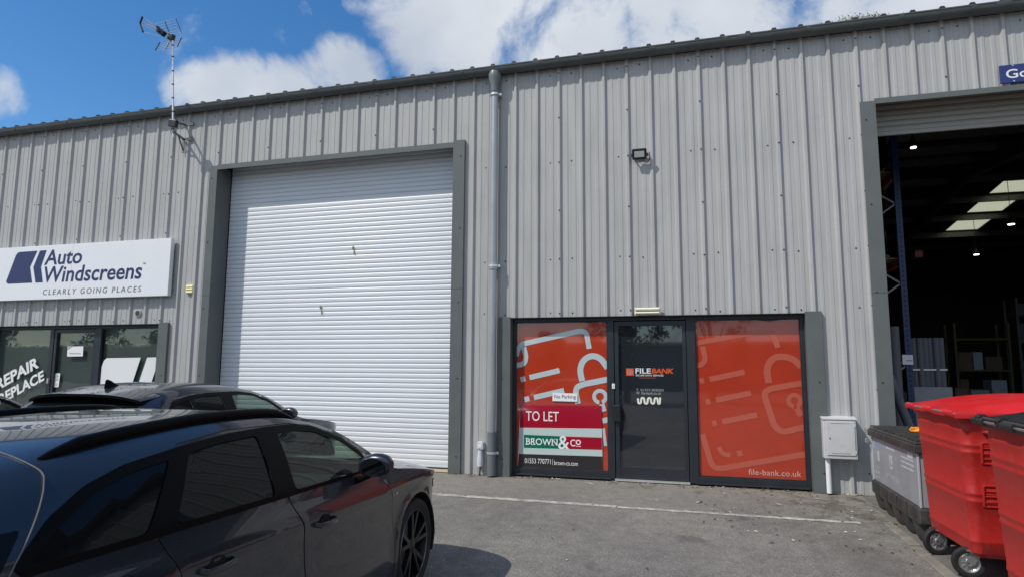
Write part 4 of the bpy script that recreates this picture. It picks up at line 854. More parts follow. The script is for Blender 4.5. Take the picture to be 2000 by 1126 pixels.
# ================================================================== bins
def rrect(hx, hy, r, n=6):
    o = []
    for cx_, cy_, a0_ in ((hx-r, hy-r, 0), (-hx+r, hy-r, 90), (-hx+r, -hy+r, 180), (hx-r, -hy+r, 270)):
        for k in range(n+1): a = R(a0_+90*k/n); o.append((cx_+r*math.cos(a), cy_+r*math.sin(a)))
    return o
def make_bin(label, x, y, rot, lidmat, tubebar):
    """1100 litre four-wheeled bin. local: back (hinge side) faces -x, ends face -y / +y"""
    t = thing('wheeled_bin', label, 'bin', (0, 0, 0))
    HB, HR = .215, 1.245
    ridge = {}
    levels = [HB]; z = HB
    for zc_, h_ in ((.30, .014), (.60, .016), (.655, .016), (.965, .016), (1.02, .016), (1.13, .008)):
        levels += [zc_-.016, zc_-.007, zc_+.007, zc_+.016]; ridge[round(zc_-.007, 4)] = h_; ridge[round(zc_+.007, 4)] = h_
    levels += [1.19, 1.195, HR]; mb = MB(); vs = []; n = 0
    for z in sorted(levels):
        f_ = (z-HB)/(HR-HB); e = ridge.get(round(z, 4), 0); e = e*.26+(.018 if z >= 1.195 else 0)
        ring = rrect(.62+.05*f_+e, .425+.055*f_+e, .06+.02*f_); n = len(ring); vs += [(a, b_, z) for a, b_ in ring]
    m = len(levels); fs = [(i*n+k, i*n+(k+1) % n, (i+1)*n+(k+1) % n, (i+1)*n+k) for i in range(m-1) for k in range(n)]
    base = len(vs); ring = rrect(.57, .39, .06); vs += [(a, b_, HB-.04) for a, b_ in ring]
    fs += [(base+k, base+(k+1) % n, (k+1) % n, k) for k in range(n)]+[tuple(base+k for k in range(n-1, -1, -1))]
    mb.add(vs, fs); body = mb.build('body', M_binred, t, smooth=42)
    # raised grip panels and emblem on the end facing the yard
    yend = lambda z: -(.425+.055*(z-HB)/(HR-HB))
    for z0, z1 in ((.885, 1.04), (.565, .72)):
        mb = MB()
        for zz in (z0, z0+.035, z0+.075, z0+.115, z1): mb.obox((-.16, yend(zz)-.004, zz), (.38, 0, 0), (0, .0045, 0), (0, 0, .006))
        mb.obox((-.54, yend((z0+z1)/2)-.004, (z0+z1)/2), (.007, 0, 0), (0, .008, 0), (0, -.055*(z1-z0)/2, (z1-z0)/2))
        mb.build('grip_panel', M_binred, body, bevel=.005)
    mb = MB(); y0 = yend(.42)-.004
    mb.stroke([(-.14, .37), (.14, .37), (.14, .445), (-.075, .445), (-.14, .37)], .012, y0, rnd=.02); put_text(mb, 'D', -.045, .005, .385, .43, y0-.001, bold=.03); mb.build('emblem', M_binlid, body)
    mb = MB(); mb.tube([(-.52, -.475, 1.12), (-.515, -.54, 1.13), (-.48, -.56, 1.07), (-.36, -.55, .80), (-.32, -.52, .75), (-.24, -.445, .735)], .014, 10); mb.build('handle', mat('scuffed_red_steel', (.38, .06, .05), .4, .4, var=.4, vscale=25), body, smooth=50)
    # lid
    mb = MB(); nx, ny = 22, 18; hx, hy = .715, .53; vs = []
    for j in range(ny+1):
        for i in range(nx+1):
            u, v = -1+2*i/nx, -1+2*j/ny; ux = max(-1, min(1, u*1.0)); d = max(abs(u), abs(v))
            dome = (1-abs((u-.2)/.8 if u > .2 else (u-.2)/1.2)**2.4)*(1-abs(v)**5)
            z = 1.272+.105*max(0, dome)+(.007 if (j % 4 in (1, 2) and abs(u) < .8 and 1 < j < ny-1) else 0)
            vs.append((u*hx, v*hy, z))
    mb.add(vs, [(j*(nx+1)+i, j*(nx+1)+i+1, (j+1)*(nx+1)+i+1, (j+1)*(nx+1)+i) for j in range(ny) for i in range(nx)])
    per = [(i, 0) for i in range(nx+1)]+[(nx, j) for j in range(1, ny+1)]+[(i, ny) for i in range(nx-1, -1, -1)]+[(0, j) for j in range(ny-1, 0, -1)]
    top_ = [vs[j*(nx+1)+i] for i, j in per]; np_ = len(per)
    v2 = top_+[(a*1.006, b_*1.006, 1.262) for a, b_, c_ in top_]+[(a*1.0, b_*1.0, 1.225) for a, b_, c_ in top_]
    mb.add(v2, [(q*np_+(k+1) % np_, q*np_+k, (q+1)*np_+k, (q+1)*np_+(k+1) % np_) for q in range(2) for k in range(np_)])
    lid = mb.build('lid', lidmat, t, smooth=50)
    mb = MB()
    pass
    for yy in (-.40, 0, .40): mb = MB(); mb.lathe([(-.08, 0), (-.08, .026), (.08, .026), (.08, 0)], (-.712, yy, 1.255), 'y', 16); mb.build('hinge_lug', lidmat, lid, smooth=45)
    mb = MB(); mb.tube([(-.712, -.52, 1.255), (-.712, .52, 1.255)], .012, 10); mb.build('hinge_rod', M_zinc, lid, smooth=45)
    if tubebar:
        mb = MB(); mb.tube([(-.70, .42, 1.27), (-.70, -.52, 1.27)], .022, 16); mb.build('lid_bar', mat('glossy_black_tube', (.02, .02, .022), .2), lid, smooth=45)
        for yy in (.405, .12, -.3):
            mb = MB(); mb.tube([(-.70, yy-.03, 1.27), (-.70, yy+.03, 1.27)], .032, 16); mb.build('bar_clamp', M_black, lid, smooth=45)
    # casters
    for sx, sy, ang in ((-1, -1, R(172)), (-1, 1, R(192)), (1, -1, R(150)), (1, 1, R(200))):
        c_ = Vector((sx*.56, sy*.31, 0)); d = Vector((math.cos(ang), math.sin(ang), 0)); sd = Vector((-d.y, d.x, 0)); hub = c_+d*.055+Vector((0, 0, .117))
        def spin(mb, prof):
            vs = []; n = 26
            for a, r in prof:
                for k in range(n): th = 2*math.pi*k/n; vs.append(hub+sd*a+d*(r*math.cos(th))+Vector((0, 0, r*math.sin(th))))
            mb.add(vs, [(i*n+k, (i+1)*n+k, (i+1)*n+(k+1) % n, i*n+(k+1) % n) for i in range(len(prof)-1) for k in range(n)])
        mb = MB(); spin(mb, [(-.022, .072), (-.026, .078), (-.024, .105), (-.012, .115), (.012, .115), (.024, .105), (.026, .078), (.022, .072)]); w_ = mb.build('wheel', M_tyre, t, smooth=45)
        mb = MB(); spin(mb, [(-.018, .0), (-.030, .015), (-.030, .024), (-.014, .028), (-.012, .055), (-.022, .066), (-.024, .073), (.024, .073), (.022, .066), (.012, .055), (.014, .028), (.030, .024), (.030, .015), (.018, 0)])
        for k in range(10):
            th = 2*math.pi*k/10; rr = d*math.cos(th)+Vector((0, 0, math.sin(th))); mb.obox(hub+rr*.045, rr*.018, sd*.017, rr.cross(sd)*.004)
        mb.build('rim', M_zinc, w_, smooth=40)
        mb = MB()
        for q in (-1, 1): mb.beam(hub+sd*.036*q, c_+sd*.036*q+Vector((0, 0, .200)), .060, .004, up=sd)
        mb.obox(c_+Vector((0, 0, .203)), d*.055, sd*.055, (0, 0, .006)); mb.obox(c_+Vector((0, 0, .212)), d*.075, sd*.06, (0, 0, .004)); mb.build('fork', M_zinc, t, bevel=.003)
    t.location = (x, y, gz(y)); t.rotation_euler = (R(1.1), 0, rot); return t
make_bin('red wheeled bin with closed red lid next to the grey container', 15.43, -2.76, R(3.2), M_binlid, False)
make_bin('red wheeled bin with black lid bar at the right frame edge', 15.44, -4.22, R(2), M_binblack, True)

# lamp-waste container on a black pallet base
t = thing('waste_container', 'grey lamp waste container on black pallet base with black lid', 'container', (15.15, -1.45, gz(-1.45)))
yA, yB = -.56, -2.25; g0 = gz(-1.45)
nfeet = 5; span = (yB-yA)/nfeet
mb = MB(); mb.box(14.745, 15.56, yB, yA, g0+.165, g0+.31); pal = mb.build('pallet_base', M_pallet, t, bevel=.018)
for k in range(nfeet):
    for xc in (14.87, 15.44):
        yc = yA+span*(k+.5); mb = MB(); vs = []; lv = ((.0, .62), (.03, .74), (.10, .90), (.18, 1.0)); n = 20
        for z, f_ in lv:
            for q in range(n): a = 2*math.pi*q/n; e = (abs(math.cos(a))**5+abs(math.sin(a))**5)**(-1/5); vs.append((xc+.118*f_*e*math.cos(a), yc+.145*f_*e*math.sin(a), g0+z))
        mb.add(vs, [(i_*n+q, i_*n+(q+1) % n, (i_+1)*n+(q+1) % n, (i_+1)*n+q) for i_ in range(3) for q in range(n)]+[tuple(range(n-1, -1, -1))])
        mb.build('foot', M_pallet, pal, smooth=45)
mb = MB()
for k in range(1, nfeet): y = yA+span*k+.02; mb.box(14.738, 14.7445, y-.008, y+.008, g0+.18, g0+.30)
for k in range(nfeet): y = yA+span*(k+.45); mb.box(14.740, 14.7445, y-.11, y+.11, g0+.215, g0+.240)
mb.build('moulded_rib', M_pallet, pal, bevel=.003)
mb = MB(); mb.box(14.772, 15.535, yB+.02, yA-.02, g0+.3105, g0+.80); bx = mb.build('box', M_greybox, t, bevel=.010)
mb = MB()
for yy in (yB+.02, yA-.02):
    for xx in (14.772, 15.535): mb = MB(); mb.box(xx-.008, xx+.012, yy-.012, yy+.012, g0+.312, g0+.799); mb.build('corner_post', mat('pale_corner_strip', (.42, .44, .46), .4, var=.1), bx, bevel=.004)
mb = MB(); mb.box(14.735, 15.575, yB-.015, yA+.015, g0+.8, g0+.875); mb.box(14.75, 15.56, yB, yA, g0+.8755, g0+.895); lid = mb.build('lid', M_pallet, t, bevel=.014)
mb = MB()
for k in range(14): y = yB+.08+k*.128; mb.box(14.78, 15.53, y-.02, y+.02, g0+.8955, g0+.912)
for k in range(30): y = yB+.02+k*.0615; mb.box(14.7315, 14.735, y-.006, y+.006, g0+.805, g0+.87)
mb.build('lid_rib', M_pallet, lid, bevel=.003)
mb = MB(); mb.box(14.70, 14.735, yA-.06, yA-.01, g0+.72, g0+.77); mb.build('latch', M_zinc, lid, bevel=.004)
XF = 14.7705
def prt(mb, body, y0, y1, z0, z1, x=XF, **k): put_text_axes(mb, body, (x, y0, z0+g0), (0, y1-y0, 0), (0, 0, z1-z0), **k)
mb = MB(); prt(mb, 'LAMP WASTE ONLY', -1.12, -1.62, .42, .47, bold=.02)
def pbox(y0, y1, z0, z1, mi=None): mb.add([(XF, y0, z0+g0), (XF, y1, z0+g0), (XF, y1, z1+g0), (XF, y0, z1+g0)], [(0, 1, 2, 3)], mi)
mb.build('waste_lettering', M_faded, bx); mb = MB()
pbox(-1.27, -1.39, .53, .67); mb.build('printed_panel', M_faded, bx); mb = MB()
pbox(-.80, -.88, .55, .67)
for k in range(3): pbox(-1.70, -2.12+.03*(k == 2), .70-.045*k, .717-.045*k)
pbox(-1.16, -1.50, .725, .742); pbox(-1.92, -2.1, .725, .775)
pbox(-.66, -.88, .47, .476); pbox(-.66, -.88, .36, .366); pbox(-.68, -.72, .40, .44); pbox(-.78, -.84, .41, .43)
mb.build('print', M_faded, bx)
mb = MB(); prt(mb, 'light', -.74, -.98, .66, .75, bold=.01); pbox(-.62, -.72, .68, .75); mb.build('faded_blue_lettering', M_fadeblue, bx)
mb = MB(); mb.add([(XF-.0008, -1.295, .64+g0), (XF-.0008, -1.325, .64+g0), (XF-.0008, -1.325, .58+g0), (XF-.0008, -1.365, .58+g0), (XF-.0008, -1.365, .555+g0), (XF-.0008, -1.295, .555+g0)], [(0, 1, 2, 3, 4, 5)]); mb.build('lamp_icon', M_greybox, bx)
p = Vector((15.05, -1.30, g0+.912)); mb = MB(); rn = random.Random(4)
for k in range(5): mb.obox(p+Vector((rn.uniform(-.05, .05), rn.uniform(-.05, .05), .014+.006*k)), (.055*rn.uniform(.6, 1), rn.uniform(-.02, .02), 0), (rn.uniform(-.01, .01), .035, 0), (0, 0, .012))
tag(mb.build('work_glove', M_yellow, smooth=60, bevel=.008, seg=3), 'crumpled orange glove lying on the black container lid', 'glove')

# ================================================================== litter
mb = MB(); rn = random.Random(17)
for k in range(430):
    if k < 220: x = rn.uniform(9.4, 14.9); y = -abs(rn.gauss(0, .10))+.03
    elif k < 370: x = rn.uniform(12.8, 14.75); y = rn.uniform(-2.6, -.1)
    else: x = rn.uniform(8.6, 14.8); y = rn.uniform(-4.6, -.3)
    a = rn.uniform(0, 6.28); l = rn.uniform(.010, .034 if k % 4 else .075); w = rn.uniform(.004, .012); d = Vector((math.cos(a), math.sin(a), 0)); sd = Vector((-d.y, d.x, 0)); z = gz(min(y, 0))+.007
    p = Vector((x, y, z)); mi = 1 if rn.random() < .28 else 0
    mb.add([p-d*l, p-sd*w+Vector((0, 0, rn.uniform(0, .008))), p+d*l+Vector((0, 0, rn.uniform(0, .006))), p+sd*w+Vector((0, 0, rn.uniform(0, .010)))], [(0, 1, 2, 3)], mi)
tag(mb.build('litter', [M_twig, M_chip]), 'scattered dry leaves, twigs and grit along the wall foot', 'litter', kind='stuff')

# ================================================================== cars
def in_poly(p, poly):
    x, y = p; c_ = False; n = len(poly)
    for i in range(n):
        x1, y1 = poly[i]; x2, y2 = poly[(i+1) % n]
        if (y1 > y) != (y2 > y) and x < (x2-x1)*(y-y1)/(y2-y1)+x1: c_ = not c_
    return c_
def densify(poly, d=.04):
    o = []
    for i in range(len(poly)):
        a, b_ = Vector(poly[i]), Vector(poly[(i+1) % len(poly)]); n = max(1, int((b_-a).length/d))
        for k in range(n): q = a+(b_-a)*k/n; o.append((q.x, q.y))
    return o
def rounded(poly, r=.05, n=5):
    o = []; m = len(poly)
    for i in range(m):
        p, q, s_ = Vector(poly[i-1]), Vector(poly[i]), Vector(poly[(i+1) % m]); l1, l2 = (p-q).length, (s_-q).length; d = min(r, l1*.45, l2*.45)
        a = q+(p-q).normalized()*d; b_ = q+(s_-q).normalized()*d
        for k in range(n+1): t = k/n; v = a*(1-t)**2+q*2*t*(1-t)+b_*t*t; o.append((v.x, v.y))
    return o
def inset(poly, d):          # positive d grows the polygon
    m = len(poly); area = sum(poly[i][0]*poly[(i+1) % m][1]-poly[(i+1) % m][0]*poly[i][1] for i in range(m)); sg = 1 if area > 0 else -1; o = []
    for i in range(m):
        a, b_, c_ = Vector(poly[i-1]), Vector(poly[i]), Vector(poly[(i+1) % m]); e1, e2 = (b_-a), (c_-b_)
        n1 = Vector((e1.y, -e1.x)); n2 = Vector((e2.y, -e2.x))
        n_ = (n1.normalized() if n1.length else n2)+(n2.normalized() if n2.length else n1)
        o.append(tuple(b_+n_.normalized()*d*sg) if n_.length else tuple(b_))
    return o
def cdt(outer, holes=(), step=.05, extra=()):
    polys = [densify(outer)]+[densify(h_) for h_ in holes]; pts_ = []; edges = []
    for p in polys:
        b_ = len(pts_); pts_ += p; edges += [(b_+i, b_+(i+1) % len(p)) for i in range(len(p))]
    P = np.array(pts_); lo, hi = P.min(0), P.max(0); gx = list(np.arange(lo[0], hi[0], step))+list(extra)
    for x in gx:
        for k, y in enumerate(np.arange(lo[1], hi[1], step)):
            if in_poly((x, y), polys[0]) and not any(in_poly((x, y), h_) for h_ in polys[1:]) and np.min((P[:, 0]-x)**2+(P[:, 1]-y)**2) > (step*.42)**2: pts_.append((x, y))
    v, e, f, *_ = delaunay_2d_cdt([Vector(p) for p in pts_], edges, [], 0, 1e-5)
    v = [(a.x, a.y) for a in v]; F = []
    for t in f:
        cx_ = sum(v[i][0] for i in t)/len(t); cy_ = sum(v[i][1] for i in t)/len(t)
        if in_poly((cx_, cy_), polys[0]) and not any(in_poly((cx_, cy_), h_) for h_ in polys[1:]):
            a, b_, c_ = [v[i] for i in t[:3]]
            if (b_[0]-a[0])*(c_[1]-a[1])-(b_[1]-a[1])*(c_[0]-a[0]) < 0: t = t[::-1]
            F.append(tuple(t))
    return v, F
def car_glass(name, base, rough=.0, alpha_tint=None):
    if alpha_tint: return glass_mat(name, alpha_tint)
    return mat(name, base, .015, 0, .16)
M_tint = car_glass('privacy_glass', (.006, .007, .008)); M_cglass = car_glass('car_glass', None, alpha_tint=(.42, .52, .47))
M_trimblk = mat('gloss_black_trim', (.003, .003, .003), .4, 0, .08); M_dark = mat('car_underside', (.006, .006, .006), .85)
M_cabin = mat('dark_cabin', (.018, .018, .02), .8); M_rimdark = mat('dark_alloy', (.010, .0105, .012), .35, .3); M_rimlip = mat('machined_alloy', (.16, .16, .17), .3, .9)
M_chrome = mat('chrome', (.7, .7, .72), .12, 1.0); M_lens = mat('red_lens', (.20, .006, .006), .08, coat=.5); M_clear = mat('headlamp_lens', (.35, .37, .40), .06, .3, coat=.6); M_mirrorglass = mat('mirror_glass', (.13, .14, .16), .03, 1.0)
def paint(name, c):
    m = mat(name, c, .26, .35, .4, coat=.9)
    return m
class Car:
    def __init__(s, P): s.P = P; s.zr = pchip(*P['zr']); s.zc = pchip(*P['zc']); s.zb_ = P['zb']; s.prof = pchip([-1.2, .0, .045, .085, .125, .15, .17, .22, .34, .48, .60, .72, .82, 1.2], [-.062, -.062, -.052, -.034, -.010, -.001, -.004, -.013, -.016, -.006, .0, -.012, -.05, -.2])
    def zb(s, q): return s.zb_[0]+s.zb_[1]*q
    def plan(s, q):
        P = s.P; W = P['W']
        if q < P['f0']: t = min(1, (P['f0']-q)/(P['f0']-P['nose'])); return W*max(0, 1-t**2.5)**(1/2.3)*1.0
        if q > P['r0']: t = min(1, (q-P['r0'])/(P['tail']-P['r0'])); return W*max(0, 1-t**3.0)**(1/2.6)
        return W
    def w(s, q, z):
        d = s.zb(q)-z; W = s.plan(q)
        if d >= 0: e = s.prof(d)
        else: dz = -d; e = -.062-.50*dz-.45*dz*dz
        fl = 0
        for cs in (0, s.P['wb']):                       # flared wheel-arch lips
            r = math.hypot(q-cs, z-.335); fl = max(fl, math.exp(-((r-.37)/.05)**2)*.014)
        return max(0, W+(e+fl)*W/s.P['W'])
    def side(s, q, z, o=0):
        w_ = s.w(q, z)
        if not o: return (w_, -q, z)
        h_ = .01; a = Vector((s.w(q+h_, z)-s.w(q-h_, z), -2*h_, 0)); b_ = Vector((s.w(q, z+h_)-s.w(q, z-h_), 0, 2*h_)); n_ = b_.cross(a)
        n_ = n_.normalized() if n_.length else Vector((1, 0, 0))
        if n_.x < 0: n_ = -n_
        return (w_+n_.x*o, -q+n_.y*o, z+n_.z*o)
    def nside(s, q, z):
        h_ = .006; a = Vector((s.w(q+h_, z)-s.w(q-h_, z), -2*h_, 0)); b_ = Vector((s.w(q, z+h_)-s.w(q, z-h_), 0, 2*h_)); n_ = b_.cross(a)
        return n_.normalized() if n_.length else Vector((1, 0, 0))
    def ntop(s, q, t):
        h_ = .01; t0, t1 = max(-1, t-.02), min(1, t+.02); a = Vector(s.top(q, t1))-Vector(s.top(q, t0)); b_ = Vector(s.top(q-h_, t))-Vector(s.top(q+h_, t)); n_ = a.cross(b_)
        n_ = n_.normalized() if n_.length else Vector((0, 0, 1)); return n_ if n_.z > 0 else -n_
    def soft(s, n_, q, d, sg, k):
        f_ = min(1, max(0, (q-.3)/.4)); u = s.nside(q, s.zc(q)-.004); u = Vector((u.x*sg, u.y, u.z)); c_ = (u+s.ntop(q, .985*sg)).normalized()
        e = f_*math.exp(-(d/k)**2); return (n_*(1-e)+c_*e).normalized()
    def top(s, q, t, o=0):
        zc_, zr_ = s.zc(q), s.zr(q); wc = s.w(q, zc_); return (wc*t, -q, zc_+(zr_-zc_)*(1-abs(t)**3.4)+o)
def make_car(P, name, label, group, paint_m, pos, head, label_cat='car'):
    K = Car(P); t = thing(name, label, label_cat, (0, 0, 0), group)
    PB = paint_m; wb = P['wb']
    def side_patch(nm, outer, holes, m, parent, o=0, step=.05, extra=(), sides=(1, -1), also=None):
        v, F = cdt(outer, holes, step, extra); out = []
        for sg in sides:
            mb = MB(); vs = [K.side(q, z, o) for q, z in v]; mb.add([(x*sg, y, z) for x, y, z in vs], [f_[::-1] if sg > 0 else f_ for f_ in F]); ob = mb.build(nm, m, parent, smooth=50); out.append(ob)
        return out
    # wheel arches cut from the lower edge
    def arch(cs, r, za): 
        a0 = math.asin((.335-za)/r); return [(cs-r*math.cos(a), .335+r*math.sin(a)) for a in np.linspace(-a0, math.pi+a0, 22)]
    ZL = .20
    nose, tail = P['nose'], P['tail']
    low = [(nose, ZL)]+arch(0, .372, ZL)+arch(wb, .372, ZL)+[(tail, ZL)]
    qs = list(np.linspace(tail, nose, 110)); upper = [(q, K.zc(q)) for q in qs]
    doors = P['doors']; glass = [rounded(g_, .035) for g_ in P['glass']]
    ex = [nose+k for k in (.003, .01, .022, .04, .065, .1)]+[tail-k for k in (.003, .01, .022, .04, .065, .1)]
    outer = low+upper
    dholes = [inset(d_, .0045) for d_ in doors]; qh = [g_ for g_, own in zip(glass, P['own']) if own < 0]
    # body: both flanks + roof and pillars in one mesh
    v, F = cdt(outer, dholes+qh, .05, ex); mb = MB(); NR = []
    for sg in (1, -1):
        mb.add([(K.side(q, z)[0]*sg, -q, z) for q, z in v], [f_[::-1] if sg > 0 else f_ for f_ in F], 0)
        for q, z in v:
            n_ = K.nside(min(max(q, nose+.004), tail-.004), z); NR.append(K.soft(Vector((n_.x*sg, n_.y, n_.z)), q, max(0, K.zc(q)-z), sg, .05))
    def topgrid(mb, qa, qb, t0, t1, n, m_, mi=0, o=0, nr=None):
        vs = []
        for j in range(m_+1):
            tt = t0+(t1-t0)*j/m_; a = qa(tt) if callable(qa) else qa; b_ = qb(tt) if callable(qb) else qb
            for i in range(n+1):
                q = a+(b_-a)*i/n; vs.append(K.top(q, tt, o))
                if nr is not None: nr.append(K.soft(K.ntop(min(max(q, nose+.012), tail-.012), tt), q, (1-abs(tt))*K.w(q, K.zc(q)), 1 if tt > 0 else -1, .09))
        mb.add(vs, [(j*(n+1)+i, j*(n+1)+i+1, (j+1)*(n+1)+i+1, (j+1)*(n+1)+i) for j in range(m_) for i in range(n)], mi)
    cowl = lambda t_: P['cowl'][0]+P['cowl'][1]*t_*t_; head_ = lambda t_: P['head'][0]+P['head'][1]*t_*t_
    rtop = lambda t_: P['rtop'][0]-P['rtop'][1]*t_*t_; rbot = P['rbot']
    for a, b_ in ((-1, -.93), (.93, 1)): topgrid(mb, cowl, head_, a, b_, 26, 2, nr=NR)
    topgrid(mb, head_, rtop, -1, 1, 44, 40, nr=NR)
    for a, b_ in ((-1, -.86), (.86, 1)): topgrid(mb, rtop, rbot, a, b_, 14, 3, nr=NR)
    topgrid(mb, rbot, tail, -1, 1, 14, 22, nr=NR)
    # dark liner inside the flanks, floor pan, wheel wells
    for sg in (1, -1):
        li = []; n = 40
        for i in range(n+1):
            q = nose+.12+(tail-nose-.24)*i/n; zz = [.24, .45, .7, K.zb(q)-.02 if .5 < q < P['r0'] else min(K.zc(q), K.zb(q))-.03]
            near = min(abs(q), abs(q-wb)) < .40
            li += [(sg*(K.w(q, z)-(.035 if not (near and z < .75) else .26)), -q, z) for z in zz]
        mb.add(li, [(4*i+k, 4*i+k+1, 4*i+k+5, 4*i+k+4) for i in range(n) for k in range(3)], 1)
        for cs in (0, wb):
            ar = [(cs-.372*math.cos(a), .335+.372*math.sin(a)) for a in np.linspace(-.35, math.pi+.35, 22)]
            mb.add([(sg*(K.w(q, z)-.002), -q, z) for q, z in ar]+[(sg*.60, -q, z) for q, z in ar], [(i, i+1, i+23, i+22) for i in range(21)], 1)
            mb.add([(sg*.62, -q, z) for q, z in ar], [tuple(range(22))], 1)
    mb.box(-.80, .80, -(tail-.35), -(nose+.35), .19, .215, 1)
    body = mb.build('body', [PB, M_dark], t, smooth=38)
    nn = [tuple(n_) for n_ in NR]+[tuple(v_.normal) for v_ in list(body.data.vertices)[len(NR):]]
    body.data.normals_split_custom_set_from_vertices(nn)
    # bonnet, windscreen, rear window
    mb = MB(); topgrid(mb, nose+.02, lambda t_: cowl(t_)-.012, -1, 1, 30, 22); mb.build('bonnet', PB, t, smooth=45)
    mb = MB(); topgrid(mb, cowl, head_, -.928, .928, 20, 20, o=-.003); mb.build('windscreen', M_cglass, t, smooth=60)
    mb = MB(); topgrid(mb, lambda t_: cowl(t_)-.03, lambda t_: cowl(t_)+.02, -.9, .9, 2, 16, o=.004); mb.build('wiper_cowl', M_trimblk, t)
    mb = MB(); topgrid(mb, rtop, rbot, -.858, .858, 16, 16, o=-.003); mb.build('rear_window', M_tint, t, smooth=60)
    # tailgate shut line (bright edge)
    mb = MB()
    def chaikin(P_, it=3):
        for _ in range(it):
            o_ = [P_[0]]
            for a, b_ in zip(P_[:-1], P_[1:]): o_ += [a*.75+b_*.25, a*.25+b_*.75]
            P_ = o_+[P_[-1]]
        return P_
    for sg in (1, -1):
        L_ = []
        if P.get('roofline'): L_ += [Vector(K.top(P['roofline'], t_*sg, .0035)) for t_ in (0, .2, .4, .6, .75, .86, .93, .97)]
        for q, z in P['tailline']:
            x, y, zz = K.side(q, min(z, K.zc(q)-.004), .004); L_.append(Vector((x*sg, y, zz)))
        mb.tube(chaikin(L_, 2), .003, 6)
        if P.get('tailblack'):
            v, F = cdt(rounded(P['tailblack'], .02), ()); m2 = MB(); vs = [K.side(q, z, .003) for q, z in v]; m2.add([(x*sg, y, z) for x, y, z in vs], [f_[::-1] if sg > 0 else f_ for f_ in F]); m2.build('tailgate_glass', M_tint, body)
    mb.build('tailgate_edge', M_trimblk if not P.get('brightline') else mat('dull_chrome', (.13, .135, .145), .45, .3), body)
    # doors with their glass
    dn = []
    for k, d_ in enumerate(doors):
        hs_ = [g_ for g_, own in zip(glass, P['own']) if own == k]
        pr_ = side_patch('door', d_, hs_, PB, t); dn.append(pr_)
    for g_, own, tm in zip(glass, P['own'], P['gmat']):
        v, F = cdt(inset(g_, .001), (), .08)
        for si, sg in enumerate((1, -1)):
            mb = MB(); mb.add([(K.side(q, z, -.004)[0]*sg, -q, z) for q, z in v], [f_[::-1] if sg > 0 else f_ for f_ in F])
            mb.build('window', M_tint if tm else M_cglass, dn[own][si] if own >= 0 else t, smooth=60)
    # black surround of the side windows
    tr = side_patch('window_trim', rounded(P['trim'], .03), [inset(g_, -.004) for g_ in glass], M_trimblk, t, o=.004)
    # fuel flap outline (right flank) and door handles
    if P.get('flap'):
        fl = rounded(P['flap'], .035); mb = MB(); mb.tube([K.side(q, z, .0005) for q, z in fl+fl[:1]], .0022, 6); mb.build('fuel_flap_gap', M_dark, body)
    for k, (q, z) in enumerate(P['handles']):
        for si, sg in enumerate((1, -1)):
            mb = MB(); a = [K.side(q+.10, z+.004, .004), K.side(q+.085, z+.003, .034), K.side(q, z, .040), K.side(q-.085, z-.003, .034), K.side(q-.10, z-.004, .004)]
            vs = []
            for (x, y, zz) in a: vs += [(x*sg, y, zz-.014), (x*sg, y, zz+.014), ((x-.016)*sg, y, zz+.012), ((x-.016)*sg, y, zz-.012)]
            mb.add(vs, [(4*i+c_, 4*i+(c_+1) % 4, 4*i+4+(c_+1) % 4, 4*i+4+c_) for i in range(4) for c_ in range(4)]+[(3, 2, 1, 0), (16, 17, 18, 19)])
            hd = mb.build('handle', PB, dn[k][si], smooth=60, bevel=.005)
            cup = [(q+.055*math.cos(a_), z+.004+.032*math.sin(a_)) for a_ in np.linspace(0, 2*math.pi, 20)[:-1]]
            mb = MB(); vs = [K.side(a_, b_, .0012) for a_, b_ in cup]; mb.add([(x*sg, y, zz) for x, y, zz in vs], [tuple(range(19))]); mb.build('handle_recess', M_dark, hd)
    # mirrors
    for si, sg in enumerate((1, -1)):
        q0, z0 = P['mirror']; mt = []
        secs = [(.905, .040, .045), (.94, .066, .066), (.99, .082, .078), (1.04, .080, .074), (1.08, .060, .058), (1.105, .026, .030)]
        vs = []; n = 18
        for x, ry, rzz in secs:
            for k in range(n):
                a = 2*math.pi*k/n; ca, sa = math.cos(a), math.sin(a); yy = -q0+.03+(ry*ca if ca > 0 else -.045*min(1, abs(ca)*1.5)); vs.append((sg*(x-.02)*P['W']/.92, yy, z0+rzz*sa*(.85 if sa < 0 else 1)+(x-.9)*.06))
        m = len(secs); mb = MB(); mb.add(vs, [(i*n+k, i*n+(k+1) % n, (i+1)*n+(k+1) % n, (i+1)*n+k) for i in range(m-1) for k in range(n)]+[tuple(range(n)), tuple((m-1)*n+k for k in range(n-1, -1, -1))])
        mr_ = mb.build('mirror', PB, dn[0][si], smooth=55)
        mb = MB(); el = [(.998+.078*math.cos(a), z0+.005+(.054*math.sin(a))) for a in np.linspace(0, 2*math.pi, 25)[:-1]]
        mb.add([(sg*(x-.02)*P['W']/.92, -q0-.022, z) for x, z in el], [tuple(range(24))]); mb.build('mirror_glass', M_mirrorglass, mr_)
        mb = MB(); mb.beam((sg*(K.w(q0-.02, z0-.09)-.01), -q0+.02, z0-.085), (sg*.95*P['W']/.92, -q0+.03, z0-.045), .09, .035); mb.build('mirror_arm', M_trimblk, mr_, bevel=.01)
